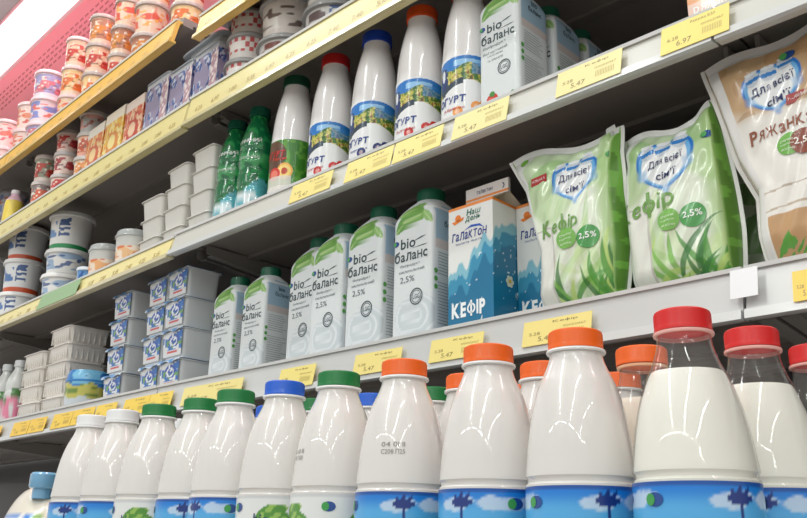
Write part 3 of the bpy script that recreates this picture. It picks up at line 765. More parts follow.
def gable(x, y, z, lab, kind='blue', s=1.):
    root = thing('gable_top_carton', lab, 'carton', (x, y, z), 0, 'gable-top cartons'); root.scale = (s,)*3
    a = .0362; H = .166
    def m(mb):
        n, mz = 60, 110
        xs = np.linspace(-a, a, n); zs = np.linspace(0, H, mz); X, Z = np.meshgrid(xs, zs)
        def art(u, Z):
            # u: distance along the wrap from the front left edge
            C = np.ones(u.shape+(3,))*lin((234, 236, 234))
            if kind == 'blue':
                e = .066+.75*u+.007*np.sin(u*150)+.006*np.sin(u*330+1)+.004*noise2(u, Z*0, 300, 3)
                e = np.minimum(e, .137+.004*np.sin(u*180))
                C = mixc(C, sm(e-Z, -.002, .002), (134, 194, 212)); C = mixc(C, sm(e-.012+.004*np.sin(u*210)-Z, -.001, .001), (52, 146, 184))
                C = mixc(C, sm(e-.030+.003*np.sin(u*140)-Z, -.002, .002), (8, 114, 156))
                st = noise2(u+1, Z, 260, 4) > .93
                C = mixc(C, st & (Z < e-.01), (230, 242, 248)); C = mixc(C, Z > H-.004, (236, 140, 60))
            else:
                C = mixc(C, sm(.05-Z, -.002, .002), (240, 170, 120)); C = mixc(C, Z < .03, (240, 205, 190))
            return C
        F_ = np.stack([X, np.full_like(X, -a), Z], -1); mb.grid(F_, art(X+a, Z))
        S_ = np.stack([np.full_like(X, a), X, Z], -1); mb.grid(S_, art(X+3*a, Z))
        B_ = np.stack([-X, np.full_like(X, a), Z], -1); mb.grid(B_, art(X+a, Z))
        L_ = np.stack([np.full_like(X, -a), -X, Z], -1); mb.grid(L_, art(X+a, Z))
        mb.ngon([(-a, -a, 0), (a, -a, 0), (a, a, 0), (-a, a, 0)], (220, 220, 216))
        zr = H+.019; o = (238, 132, 44) if kind == 'blue' else (240, 170, 120)
        mb.ngon([(-a, -a, H), (a, -a, H), (a*.98, -.001, zr), (-a*.98, -.001, zr)], o)
        mb.ngon([(a, a, H), (-a, a, H), (-a*.98, .001, zr), (a*.98, .001, zr)], o)
        for s_ in (-1, 1):   # folded in gable ends
            mb.ngon([(s_*a, -a, H), (s_*a*.98, 0, zr), (s_*a*.45, 0, H+.012)], (232, 226, 214)); mb.ngon([(s_*a, a, H), (s_*a*.98, 0, zr), (s_*a*.45, 0, H+.012)], (232, 226, 214))
            mb.ngon([(s_*a, -a, H), (s_*a, a, H), (s_*a*.45, 0, H+.012)], (226, 220, 208))
        mb.box((-a*.98, -.002, zr-.001), (a*.98, .002, zr+.019), (232, 232, 230))
        fn = flat(-a-.0004)
        if kind == 'blue':
            mb.box((-a*.98, -.0022, zr+.001), (a*.98, -.0018, zr+.004), (240, 150, 70))
            mb.text('галактон', (-.016, zr+.008, .026, .005), (30, 60, 110), flat(-.0026)); mb.text('›', (.026, zr+.006, .004, .008), (30, 60, 110), flat(-.0026))
            mb.text('КЕФІР', (-.030, .018, .0535, .0200), (244, 248, 250), fn, bold=.045)
            mb.text('галактон', (-.030, .119, .056, .0115), (24, 54, 140), fn, bold=.03, shear=.1); 
            mb.ngon(fn(np.array([-.010, .002, .016, .022, .014, .001]), np.array([.131, .1365, .1350, .1290, .1325, .1335])), (40, 90, 190))
            mb.text('золота якість', (-.024, .1135, .044, .0030), (60, 90, 150), fn)
            mb.text('Наш', (-.006, .150, .022, .0085), (20, 110, 90), fn, bold=.03, shear=.2); mb.text('день', (-.008, .1405, .024, .0085), (20, 110, 90), fn, bold=.03, shear=.2)
            mb.disc(-.020, .150, .0048, (240, 130, 40), fn); mb.ngon(fn(np.array([-.030, -.010, -.012, -.026]), np.array([.146, .150, .146, .142])), (240, 130, 40))
            sf = side(a+.0004)
            for k in range(6):
                an = k*pi/3; mb.disc(-.004+.005*cos(an), .062+.005*sin(an), .0032, (240, 236, 214), sf, n=8)
            mb.disc(-.004, .062, .0028, (236, 190, 60), side(a+.0006), n=8)
            mb.text('500 г', (.006, .044, .014, .004), (220, 236, 244), sf)
        else:
            mb.text('ряжанка', (-.030, .012, .058, .014), (250, 250, 246), fn, bold=.03)
    obj('carton_body', 'gable'+kind, m, [M_PAPER], root, smooth=30, recalc=True)
gable(-.6480, .8115, ZA, 'blue and white gable-top kefir carton, fully visible one right of the capped cartons')
gable(-.5745, .8590, ZA, 'blue and white gable-top kefir carton half hidden behind the left film pouch')
P = at(716, 12, .02)
gable(P[0]+.008, .8115, ZB, 'orange and white carton whose foot shows at the frame top above the wide yellow tag', 'orange')

# ================================================================= FILM POUCHES
def pouch(name_lab, x0, z, L, Rr, H, art, deco, top, depth=.034, y=.812, rot=0., tilt=0., grp='film pouches', egus=.010, key=None, gcol=(124, 184, 80)):
    """L,Rr: lists of (v, x) outline of front panel; local x measured from x0"""
    root = thing('film_pouch', name_lab, 'pouch', (x0, y, z), rot, grp, (tilt, 0))
    Lv, Lx = zip(*L); Rv, Rx = zip(*Rr)
    Lf = lambda v: np.interp(v, Lv, Lx); Rf = lambda v: np.interp(v, Rv, Rx)
    def dep(v): return depth*(.55+.45*sm(v, 0, .15))*np.sqrt(np.clip(1-np.clip((v-.30)/.66, 0, 1)**2, 0, 1))+.0012
    def surf(u, v, o=0.):
        u = np.asarray(u, float); v = np.asarray(v, float)
        l, r = Lf(v), Rf(v); d = dep(v); e = np.minimum(.020, d*.62)
        w = 1-(2*u-1)**2
        crease = .0016*np.sin(u*22+v*9)*(1-w)*sm(v, .05, .3)+.0018*np.sin(v*34+u*5)*sm(v, .55, .95)*sm(-v, -1, -.9)+.0012*np.sin((u-v)*30)*w
        yy = -(e+(d-e)*np.power(np.clip(w, 0, 1), .6))+crease*np.clip(d/.01, 0, 1)
        return np.stack([l+(r-l)*u, yy-o, v*H+sm(v, .6, 1)*top(u)], -1)
    def m(mb):
        nu, nv = 150, 210
        U, Vv = np.meshgrid(np.linspace(0, 1, nu), np.linspace(0, 1, nv))
        Pf = surf(U, Vv); C = art(Pf[..., 0], Pf[..., 2], U, Vv)
        mb.grid(Pf, C)
        v = np.linspace(0, 1, nv)
        for sgn, u0, edge in ((1, 1., Rf), (-1, 0., Lf)):     # side gussets and seam fins
            pe = surf(np.full(nv, u0), v); X = edge(v)
            lens = np.sin(pi*np.clip(v, 0, 1))**.6
            ex = egus*lens*(1 if sgn > 0 else .7)
            mid = np.stack([X+sgn*ex, np.zeros(nv), pe[:, 2]], -1)
            q = np.linspace(0, 1, 6)[None, :, None]
            G = pe[:, None]*(1-q)+mid[:, None]*q
            gc = np.tile(lin(gcol), (nv, 6, 1)); gn = noise2(G[..., 1]+1, G[..., 2], 70, 3)
            gc = mixc(gc, gn > .5, tuple(int(c*.8) for c in gcol)); gc[:, 0] = lin((170, 210, 130))
            mb.grid(G, gc)
            back = pe.copy(); back[:, 1] = -back[:, 1]
            mb.grid(mid[:, None]*(1-q)+back[:, None]*q, gcol)
            fin = mid.copy(); fin[:, 0] += sgn*.0045
            fin[:, 1] -= .0006; a2 = mid.copy(); a2[:, 1] -= .0006
            mb.grid(np.stack([a2, fin], 1), (236, 238, 236)); b2 = a2.copy(); b3 = fin.copy(); b2[:, 1] += .0012; b3[:, 1] += .0012
            mb.grid(np.stack([b3, b2], 1), (236, 238, 236)); mb.grid(np.stack([fin, b3], 1), (236, 238, 236))
        Pb = surf(U, Vv); Pb[..., 1] = -Pb[..., 1]; mb.grid(Pb[:, ::-1][::3, ::3], (214, 226, 206))
        lo = surf(np.linspace(0, 1, 12), np.zeros(12)); lb = lo.copy(); lb[:, 1] *= -1
        mb.grid(np.stack([lo, lb]), (220, 226, 214))
        def fn(x, zz, o=.0009):
            x = np.asarray(x, float); zz = np.asarray(zz, float); vv = np.clip(zz/H, 0, .999)
            for _ in range(6):
                u = np.clip((x-Lf(vv))/(Rf(vv)-Lf(vv)), 0, 1); vv = np.clip(vv-(surf(u, vv)[..., 2]-zz)/H, 0, .999)
            return surf(u, vv, o)
        deco(mb, fn)
    obj('pouch_body', key, m, [M_FILM], root, smooth=60, recalc=False)
    return root
def tri_heart(mb, fn, cx, cz, s, rot, o=0):
    pass
def hcol(C, X, Z, cx, cz, s, rot, sx=1.0):
    u = ((X-cx)*cos(rot)+(Z-cz)*sin(rot))/(s*sx); v = (-(X-cx)*sin(rot)+(Z-cz)*cos(rot))/s
    C = mixc(C, sm(-heart(u, v), -.035, .035), (36, 120, 206)); C = mixc(C, sm(-heart(u*1.10, v*1.10+.01), -.035, .035), (110, 180, 232)); C = mixc(C, sm(-heart(u*1.26, v*1.26+.02), -.035, .035), (240, 244, 246))
    for k, (jx, jz) in enumerate(((-.62, .92), (0, .84), (.62, 1.02))):   # milk jugs on top
        d = ((u-jx)/.30)**2+((v-jz)/.34)**2
        C = mixc(C, d < 1, (206, 216, 226)); C = mixc(C, (d < 1) & (np.abs(v-jz+.05) < .09), (50, 130, 205)); C = mixc(C, ((u-jx)/.26)**2+((v-jz-.30)/.09)**2 < 1, (238, 242, 246))
    return C
def kefir_art(o, hc, hs, hr, sh=0.):
    def art(X, Z, U, Vv):
        C = np.ones(X.shape+(3,))*lin((228, 238, 220))
        g = noise2(X+2, Z, 26, 6)
        C = mixc(C, sm(Z+.018*np.sin(X*60+o)+.02*g, .128, .140), (196, 220, 176)); C = mixc(C, sm(Z-.014*np.sin(X*52+o+1), .150, .158), (168, 204, 146))
        C = mixc(C, sm(Z-.010*np.sin(X*70+o), .176, .182), (200, 222, 184))
        C = mixc(C, sm(U, .84, .98), (176, 212, 140), .8)
        rr = np.random.RandomState(int(o*10)+3)
        for k in range(46):      # grass blades
            bx = rr.uniform(.02, .115); bz = rr.uniform(-.03, .012); an = rr.uniform(.3, 2.5); L_ = rr.uniform(.022, .050); big = k < 16
            if big: L_ *= 1.5
            cc = [(150, 200, 110), (196, 222, 150)][k % 2] if big else [(70, 150, 46), (120, 186, 70), (40, 118, 44), (190, 220, 120)][k % 4]
            cx_ = bx+cos(an)*L_*.8; cz_ = bz+sin(an)*L_*.8+(.02 if big else 0)
            u_ = (X-cx_)*cos(an)+(Z-cz_)*sin(an); v_ = -(X-cx_)*sin(an)+(Z-cz_)*cos(an)+.25*u_*u_/L_; t_ = np.clip(u_/L_, -1, 1)
            C = mixc(C, sm((.0050 if big else .0034)*(1-t_*t_)-np.abs(v_), -.0004, .0006)*(np.abs(u_) < L_)*(U > .24), cc, .4 if big else .85)
        gw = (np.abs(U-.16) < .13) & (Z < .098)       # glass of kefir
        C = mixc(C, gw, (232, 234, 226)); C = mixc(C, (np.abs(np.abs(U-.16)-.125) < .012) & (Z < .098), (200, 200, 192)); C = mixc(C, (np.abs(U-.16) < .13) & (np.abs(Z-.098) < .0012), (196, 200, 190))
        C = hcol(C, X, Z, hc[0], hc[1], hs, hr)
        C = mixc(C, (Vv+.5*np.clip(.22-U, 0, 1) > .945) | (Vv > .92)*(U < .16) | (U < .045) | ((U < .05+.25*sm(Vv, .8, 1)*(Vv-.8)*5*.6) & (Vv > .8)), (228, 232, 228))
        return C
    return art
def to_local(px, py, x0, z0, d=-.004):
    P_ = at(px, py, d); return P_[0]-x0, P_[2]-z0
# pouch 1: left green
x0, z0 = -.545, ZA
def p1(px, py): return to_local(px, py, x0, z0, .012)
h1 = p1(575, 183)
def deco_k(q, heart_c, flag=True, rot0=.10):
    def d(mb, fn):
        hx, hz = heart_c
        mb.text('Для всієї', (hx-.019, hz+.002, .040, .0105), (24, 40, 96), fn, bold=.012, rot=rot0, shear=.1)
        mb.text("сім'ї", (hx-.008, hz-.014, .022, .0100), (24, 40, 96), fn, bold=.012, rot=rot0, shear=.1)
        tx, tz, tw, th, tr = q['t']
        mb.text('Кефір', (tx, tz, tw, th), (108, 158, 72), fn, bold=.03, rot=tr, shear=.1)
        cx, cz, r = q['c']
        mb.disc(cx, cz, r, (70, 156, 76), fn, n=26); f2 = lambda X, Z: fn(X, Z, .0015)
        mb.text('2,5%', (cx-r*.72, cz-r*.28, r*1.45, r*.62), (244, 250, 244), f2, bold=.02, rot=.05)
        lx, lz, r2 = q['l']
        mb.disc(lx, lz, r2, (122, 186, 84), f2, n=26)
        f3 = lambda X, Z: fn(X, Z, .0021)
        for k, w_ in enumerate(('смачно', 'корисно', 'якісно')): mb.text(w_, (lx-r2*.7, lz+r2*.22-k*r2*.42, r2*1.3, r2*.22), (226, 242, 216), f3)
        if flag:
            fx, fz = q['f']; mb.ngon(fn(np.array([fx, fx+.025, fx+.025, fx]), np.array([fz, fz, fz+.0105, fz+.0105])), (176, 40, 44))
            mb.text('НОВИНКА', (fx+.002, fz+.0035, .021, .0040), (244, 226, 222), f2)
        if 'drop' in q: mb.disc(q['drop'][0], q['drop'][1], .0055, (120, 184, 70), fn)
        lg = q['logo']; mb.disc(lg[0], lg[1], .0070, (34, 84, 160), fn, ry=.0045); mb.disc(lg[0]-.003, lg[1], .0035, (80, 170, 90), f2, ry=.0035)
    return d
t1 = p1(546, 246); c1 = p1(592, 238); l1 = p1(572, 241); f1 = p1(530, 187); d1 = p1(518, 160); g1 = p1(607, 150)
q1 = dict(t=(t1[0], t1[1], .050, .026, .10), c=(c1[0], c1[1], .0135), l=(l1[0], l1[1], .0125), f=f1, drop=d1, logo=g1)
pouch('green and white kefir film pouch standing right of the blue gable-top cartons, left of two', x0, z0,
      [(0, .003), (.12, .001), (.35, .004), (.55, -.006), (.78, -.020), (.93, -.040), (1, -.050)], [(0, .094), (.3, .098), (.6, .094), (.85, .096), (1, .104)], .214,
      kefir_art(0., h1, .0260, .12), deco_k(q1, h1), lambda u: .006*np.sin(u*7)-.006*u+.006*(np.abs(u-.92) < .04), y=.7960)
x0 = -.434
def p2(px, py): return to_local(px, py, x0, z0, .012)
h2 = p2(661, 166); t2 = p2(612, 233); c2 = p2(692, 214); l2 = p2(669, 220); g2 = p2(699, 128)
q2 = dict(t=(t2[0], t2[1], .074, .030, .12), c=(c2[0], c2[1], .0135), l=(l2[0], l2[1], .0120), f=(0, 0), logo=g2)
pouch('green and white kefir film pouch standing directly left of the brown pouch', x0, z0,
      [(0, .004), (.2, .001), (.5, .001), (.8, .000), (1, -.004)], [(0, .108), (.3, .107), (.6, .103), (.85, .099), (1, .095)], .196,
      kefir_art(1.3, h2, .0295, .10), deco_k(q2, h2, False), lambda u: .004*np.sin(u*8)+.012*sm(u, .8, 1), y=.8060, egus=.009)
# pouches behind
def dark_art(X, Z, U, Vv):
    C = np.ones(X.shape+(3,))*lin((206, 222, 196)); C = mixc(C, noise2(X, Z, 50, 3) > .5, (120, 176, 90), .8); return mixc(C, Vv > .94, (226, 230, 224))
pouch('green kefir film pouch in the dark second row, seen between the green and brown pouches', -.412, z0, [(0, .004), (.5, .002), (1, -.004)], [(0, .112), (.5, .108), (1, .104)], .198, dark_art, lambda mb, fn: None, lambda u: .004*np.sin(u*6), y=.8910, depth=.028, egus=.006)
# brown pouch
x0 = -.291
def p3(px, py): return to_local(px, py, x0, z0, .002)
h3 = p3(768, 86); t3 = p3(747, 144); c3 = p3(803, 138); l3 = p3(787, 142); g3 = p3(778, 46); f3_ = p3(783, 102)
def brown_art(X, Z, U, Vv):
    C = np.ones(X.shape+(3,))*lin((240, 238, 232))
    g = noise2(X+2, Z, 40, 6)
    C = mixc(C, sm(Z+.006*np.sin(X*60), .162, .172), (190, 150, 104)); C = mixc(C, sm(Z, .150, .168), (206, 176, 138), .7)
    C = mixc(C, (Z < .052) & (U > .10), (200, 160, 116)); C = mixc(C, (Z < .006) & (U > .06), (230, 226, 214))
    C = mixc(C, (np.abs(Z-.074-.004*np.sin(X*30)) < .0009) & (U > .05), (190, 176, 160)); C = mixc(C, (np.abs(Z-.056-.003*np.sin(X*30)) < .0009) & (U > .05), (196, 180, 160))
    gs = (noise2((X-Z*.9)*1.0, (Z+X)*.25, 300, 7) > .62) & (Z < .036) & (U > .12)
    C = mixc(C, gs, (90, 164, 60)); C = mixc(C, (g > .6) & (Z > .16), (180, 140, 96), .6)
    C = hcol(C, X, Z, h3[0], h3[1], .0265, .16)
    return mixc(C, (U < .075) | (Vv > .94) | (U > .96), (232, 232, 230))
def deco_b(mb, fn):
    f2 = lambda X, Z: fn(X, Z, .0015); hx, hz = h3
    mb.text('Для всієї', (hx-.021, hz-.003, .044, .0115), (24, 40, 96), fn, bold=.012, rot=.20, shear=.1)
    mb.text("сім'ї", (hx-.006, hz-.018, .024, .0110), (24, 40, 96), fn, bold=.012, rot=.20, shear=.1)
    mb.text('Ряжанка', (t3[0], t3[1], .062, .0150), (150, 84, 56), fn, bold=.02, rot=.13, shear=.1)
    mb.disc(l3[0], l3[1], .0115, (112, 178, 76), fn, n=26); mb.disc(c3[0], c3[1], .0130, (140, 70, 50), f2, n=26)
    mb.text('2,5%', (c3[0]-.009, c3[1]-.0035, .018, .008), (244, 236, 228), lambda X, Z: fn(X, Z, .0021), bold=.02)
    for k, w_ in enumerate(('смачно', 'корисно', 'якісно')): mb.text(w_, (l3[0]-.008, l3[1]+.0025-k*.0045, .013, .0026), (226, 242, 216), f2)
    mb.ngon(fn(np.array([f3_[0], f3_[0]+.028, f3_[0]+.028, f3_[0]]), np.array([f3_[1], f3_[1]+.002, f3_[1]+.013, f3_[1]+.011])), (166, 44, 44))
    mb.text('НОВИНКА', (f3_[0]+.002, f3_[1]+.0045, .023, .0042), (244, 226, 222), f2, rot=.05)
    mb.disc(g3[0], g3[1], .0080, (34, 84, 160), fn, ry=.0055); mb.disc(g3[0]-.004, g3[1], .0038, (80, 170, 90), f2, ry=.0045)
pouch('brown and white baked-milk film pouch standing nearest the camera at the right edge', x0, z0,
      [(0, .003), (.18, .000), (.34, .003), (.50, -.012), (.68, -.022), (.86, -.034), (1, -.046)], [(0, .108), (.5, .108), (1, .112)], .243,
      brown_art, deco_b, lambda u: .014*u+.004*np.sin(u*9), depth=.031, y=.7980, gcol=(196, 160, 120))
pouch('brown baked-milk film pouch in the second row behind the nearest brown one', -.285, z0, [(0, .003), (.5, .002), (1, -.01)], [(0, .108), (1, .106)], .200, dark_art, lambda mb, fn: None, lambda u: .004*np.sin(u*6), y=.9000, depth=.020, egus=.006, gcol=(120, 150, 90))
for o in list(COL.objects):
    if o.get('label', '').startswith('brown baked-milk'): o['label'] = 'green film pouch in the dark second row, sliver beside the brown pouch foot'

# ================================================================= ROUND TUBS AND CUPS
def round_tub(x, y, z, r, h, body, lidc, lab, art=None, rot=0., cat='tub', name='dairy_tub', grp=None, rb=.84, clearlid=False, key=None):
    root = thing(name, lab, cat, (x, y, z), rot, grp)
    key = key or (round(r, 4), round(h, 4), body, lidc, art, clearlid)
    lh = min(.010, h*.16)
    def m(mb):
        def c(th, zz):
            A = np.where(th > pi, th-2*pi, th); n = len(th); C = np.tile(lin(body), (n, 1)); t = zz/h
            g = noise2(A*1.3+9, zz*22+3+0*A, 1.6, abs(hash(str(art))) % 50 if False else 4)
            if art:
                k, c1_, c2_ = art
                if k == 'patch':
                    C = mixc(C, sm(noise2(A+9, zz*26+3+0*A, 2.2, 4), .46, .60)*(t > .16)*(t < .80), c1_, .9); C = mixc(C, sm(noise2(A+3, zz*40+0*A, 3.6, 6), .60, .70)*(t > .2)*(t < .7), c2_, .9)
                    if clearlid: C = mixc(C, sm(t+0*A, .55, .60), (206, 206, 202))
                elif k == 'band':
                    C = mixc(C, (t < .13+0*A), c1_); C = mixc(C, sm(noise2(A+3, zz*30+0*A, 3.0, 6), .45, .6)*(np.abs(A+.55) < .5)*(t > .28)*(t < .72), c2_)
                    C = mixc(C, (np.abs(A-.35) < .28) & (t > .30) & (t < .80) & (noise2(A+3, zz*50+0*A, 4, 9) > .45), (70, 98, 152))
                    C = mixc(C, (np.abs(A+1.6) < .35) & (t > .34) & (t < .62), (150, 160, 180))
                elif k == 'full':
                    C = mixc(C, (t > .14) & (t < .82) & (A == A), tuple(int(q*.55+w*.45) for q, w in zip(c2_, body))); g3 = noise2(A+9, zz*30+3+0*A, 2.8, 7); g4 = noise2(A+5, zz*44+1+0*A, 4.5, 12)
                    C = mixc(C, sm(g3, .42, .56)*(t > .16)*(t < .70), c1_, .95); C = mixc(C, sm(g4, .66, .76)*(t > .2)*(t < .74), (250, 240, 224), .8); C = mixc(C, sm(-g4, -.24, -.16)*(t > .2)*(t < .6), tuple(int(q*.55) for q in c1_), .7)
                elif k == 'dots':
                    q = (np.floor(A*5)+np.floor(t*5)) % 2
                    C = mixc(C, (q > 0) & (t > .25) & (t < .82), c1_); C = mixc(C, (np.abs(t-.5) < .14) & (np.abs(A+.3) < .5), c2_)
            return C
        zs = np.linspace(0, h-lh, 44)
        mb.lathe([(r*rb*.97, 0)]+[(r*(rb+(.96-rb)*(zz/h)), zz+.0005) for zz in zs], c, n=150)
    obj('tub_body', ('tb',)+tuple(key) if isinstance(key, tuple) else key, m, [M_TUB], root)
    def ml(mb): mb.lathe([(r*.96, h-lh-.003), (r*1.045, h-lh-.002), (r*1.05, h-lh+.001), (r*1.02, h-lh+.002), (r*1.02, h-.003), (r*1.0, h-.0015), (r*.93, h-.0012), (r*.92, h-.004), (.001, h-.004)], lidc, n=48)
    def mc(mb): mb.lathe([(r*.96, h-lh-.001), (r*1.02, h-lh), (r*1.02, h-lh+.003), (r*.97, h-lh+.004), (r*.95, h+.002), (r*.88, h+.005), (.001, h+.005)], lidc, n=48)
    obj('lid', ('td', r, h, lidc, clearlid), mc if clearlid else ml, [M_TUB if not clearlid else M_HAZE], root)
    return root
WORDS = {1: [''], 2: ['bottom', 'top'], 3: ['bottom', 'middle', 'top'], 4: ['bottom', 'second-lowest', 'second-highest', 'top'], 5: ['bottom', 'second-lowest', 'middle', 'second-highest', 'top']}
def tub_stack(px, py, d, z, r, hs, body, lid, desc, where, arts=None, grp=None, cat='tub', name='dairy_tub', rot=.55, clearlid=False, rb=.84):
    P_ = at(px, py, d); zz = z; n = len(hs)
    for i, h in enumerate(hs):
        a = arts[i % len(arts)] if arts else None
        dd = desc[i % len(desc)] if isinstance(desc, (list, tuple)) else desc
        w = f', {WORDS[n][i]} of stack {where}' if n > 1 else f' {where}'
        b = body[i % len(body)] if isinstance(body, list) else body
        l = lid[i % len(lid)] if isinstance(lid, list) else lid
        round_tub(P_[0]+RNG.uniform(-.002, .002), P_[1]+RNG.uniform(0, .002), zz, r, h, b, l, dd+w.replace('  ', ' '), a, rot+RNG.uniform(-.3, .3), cat, name, grp, rb=rb, clearlid=clearlid)
        zz += h+.0006+(.0052 if clearlid else 0)
WH = (238, 238, 236)
# second shelf, left unit
tub_stack(71, 235, .062, ZBL, .0530, [.070, .062], WH, (240, 240, 238), 'low white tub with pale blue print', 'under the green-banded tub', [('patch', (150, 180, 214), (60, 90, 150))], 'white tubs on the second shelf')
P = at(71, 235, .062)
round_tub(P[0], P[1], ZBL+.1335, .0530, .095, WH, (232, 234, 234), 'tall white tub with green band at its foot, on top of two low white tubs', ('band', (40, 150, 90), (110, 150, 200)), .45, grp='white tubs on the second shelf')
tub_stack(27, 250, .058, ZBL, .0510, [.076, .092, .094], (236, 238, 240), (240, 240, 240), 'white tub with orange-red foot band', 'beside the green-banded tub', [('band', (214, 90, 50), (90, 130, 190))], 'white tubs on the second shelf')
tub_stack(-6, 262, .056, ZBL, .0490, [.105, .124], (232, 238, 242), (240, 240, 240), 'white tub with blue foot band', 'cut by the left frame edge', [('band', (70, 150, 200), (90, 130, 190))], 'white tubs on the second shelf')
tub_stack(106, 262, .043, ZBL, .0405, [.074], (236, 176, 120), (214, 214, 212), 'orange-labelled cup under a clear dome lid', 'left of two on the second shelf', [('patch', (240, 226, 210), (222, 110, 50))], 'clear-lidded orange cups', 'cup', 'dessert_cup', clearlid=True)
tub_stack(133, 250, .042, ZBL, .0395, [.076], (236, 190, 140), (220, 220, 216), 'orange-labelled cup under a clear dome lid', 'right of two, beside the stacked white tubs', [('patch', (240, 226, 210), (222, 110, 50))], 'clear-lidded orange cups', 'cup', 'dessert_cup', clearlid=True)
P = at(87, 272, .03)
round_tub(P[0], P[1], ZBL, .022, .042, (90, 150, 210), (220, 230, 240), 'small blue and white cup between the big white tubs and the orange cups', ('patch', (230, 236, 240), (30, 80, 160)), 0, 'cup', 'dessert_cup')
# third shelf
GC = 'tubs on the third shelf'
tub_stack(337, 15, .072, ZC, .0600, [.062, .074], (208, 206, 204), (150, 150, 150), 'wide tub with grey lid and dark print', 'rightmost on the third shelf', [('band', (180, 176, 172), (90, 70, 70))], GC)
tub_stack(290, 30, .072, ZC, .0580, [.056, .084], [(206, 204, 202), (214, 206, 200)], (158, 158, 158), 'wide grey-lidded tub with brown print', 'second from right on third shelf', [('band', (190, 184, 180), (120, 60, 50)), ('patch', (226, 220, 214), (84, 60, 54))], GC)
tub_stack(250, 50, .058, ZC, .0450, [.052, .056, .052], (220, 214, 210), (160, 160, 160), 'grey-lidded tub with red dotted print', 'right of the flat lidded tray', [('dots', (196, 80, 84), (238, 232, 228))], GC)
# third shelf, left unit cups
GL = 'small cups on the third shelf'
tub_stack(92, 140, .038, ZCL, .0350, [.060, .064, .058], [(232, 200, 170), (236, 170, 150), (180, 180, 178)], (196, 190, 186), ['orange-labelled cup', 'red-labelled cup', 'grey clear cup'], 'beside the orange carton', [('full', (232, 150, 80), (236, 214, 190)), ('full', (206, 90, 60), (240, 190, 150)), ('patch', (214, 160, 150), (150, 80, 70))], GL, 'cup', 'dessert_cup')
tub_stack(68, 150, .036, ZCL, .0320, [.056, .062, .062], (238, 210, 200), (198, 192, 190), 'cup with red fruit label', 'second left of the orange carton', [('full', (196, 44, 48), (236, 190, 180)), ('full', (170, 40, 50), (240, 220, 210))], GL, 'cup', 'dessert_cup')
tub_stack(47, 165, .036, ZCL, .0320, [.076, .076], (236, 220, 210), (206, 196, 192), 'cup with orange and dark label', 'third left of the orange carton', [('full', (222, 96, 60), (60, 44, 50)), ('full', (200, 60, 50), (70, 90, 60))], GL, 'cup', 'dessert_cup')
tub_stack(17, 180, .085, ZCL, .0400, [.088, .086], (176, 178, 190), (150, 146, 150), 'grey-blue tub with dark lid', 'behind the pink and yellow bottle', [('patch', (90, 120, 170), (190, 110, 60))], GL)
P = at(14, 205, .03)
root = thing('drink_bottle', 'small pink and yellow drink bottle at the left end of the third shelf', 'bottle', (P[0], P[1], ZCL), -.4)
def m_pb(mb):
    def c(th, z):
        A = np.where(th > pi, th-2*pi, th); C = np.tile(lin((238, 196, 214)), (len(th), 1)); g = noise2(A+5, z*40+0*A, 1.8, 4)
        C = mixc(C, (g > .5) & (z < .07), (232, 110, 150)); C = mixc(C, (A > .2) & (z < .075), (240, 214, 90)); return C
    mb.lathe(spline([(.011, .098), (.013, .092), (.020, .082), (.024, .070), (.025, .040), (.025, .008), (.022, 0)], 4), c, n=48)
obj('bottle_body', None, m_pb, [M_TUB], root)
obj('cap', None, cap_fn((240, 236, 238), .0125, .098, .012), [M_CAP], root)
# top shelf; left cups have the lamp's pink tint put into their colours
GD = 'dessert cups on the top shelf'
pk = [('full', (232, 110, 40), (250, 206, 120)), ('full', (206, 50, 40), (246, 190, 150)), ('full', (226, 140, 60), (150, 60, 30)), ('patch', (230, 70, 50), (250, 180, 90))]
tp = [(188, 10, .045, .037, [.070, .082, .080], 'rightmost on top shelf', 0), (151, 20, .048, .041, [.074, .086, .086], 'second from right on top shelf', 2), (125, 30, .042, .032, [.078, .078, .078], 'third from right on top shelf', 1),
      (102, 40, .045, .036, [.084, .086, .086], 'fourth from right on top shelf', 0), (79, 50, .045, .035, [.078, .088, .090], 'fifth from right on top shelf', 3)]
for px, py, d, r, hs, where, s in tp:
    tub_stack(px, py, d, ZDL, r, hs, (242, 214, 190), (190, 176, 170) if px > 90 else (232, 206, 206), ['dessert cup with orange fruit label', 'dessert cup with red fruit label', 'dessert cup with yellow-orange label'], where, pk[s:]+pk[:s], GD, 'cup', 'dessert_cup')
tub_stack(51, 80, .054, ZDL, .0450, [.068, .082, .086], (246, 226, 232), (240, 214, 220), 'wide pink-lit cup with blue label', 'third from left on top shelf', [('full', (222, 120, 130), (110, 120, 200)), ('patch', (120, 140, 214), (236, 110, 90))], GD, 'cup', 'dessert_cup')
tub_stack(30, 115, .045, ZDL, .0370, [.082, .088], (246, 220, 210), (240, 214, 214), 'pink-lit cup with orange label', 'second from left on top shelf', [('patch', (236, 140, 100), (226, 90, 70))], GD, 'cup', 'dessert_cup')
tub_stack(8, 128, .045, ZDL, .0370, [.088, .092], (244, 214, 210), (238, 206, 208), 'pink-lit cup with red label', 'leftmost on top shelf', [('patch', (230, 110, 90), (226, 90, 110))], GD, 'cup', 'dessert_cup')
tub_stack(66, 65, .130, ZDL, .0360, [.086, .088, .090], (246, 222, 222), (244, 222, 224), 'pale pink-lit cup', 'behind the wide blue-labelled cups', [('patch', (240, 190, 190), (226, 150, 150))], GD, 'cup', 'dessert_cup')
tub_stack(17, 100, .130, ZDL, .0400, [.086, .088, .090], (246, 222, 222), (246, 226, 228), 'pale pink-lit cup', 'behind the leftmost cups', [('patch', (240, 190, 190), (226, 150, 150))], GD, 'cup', 'dessert_cup')
P = at(717, 4, .05)

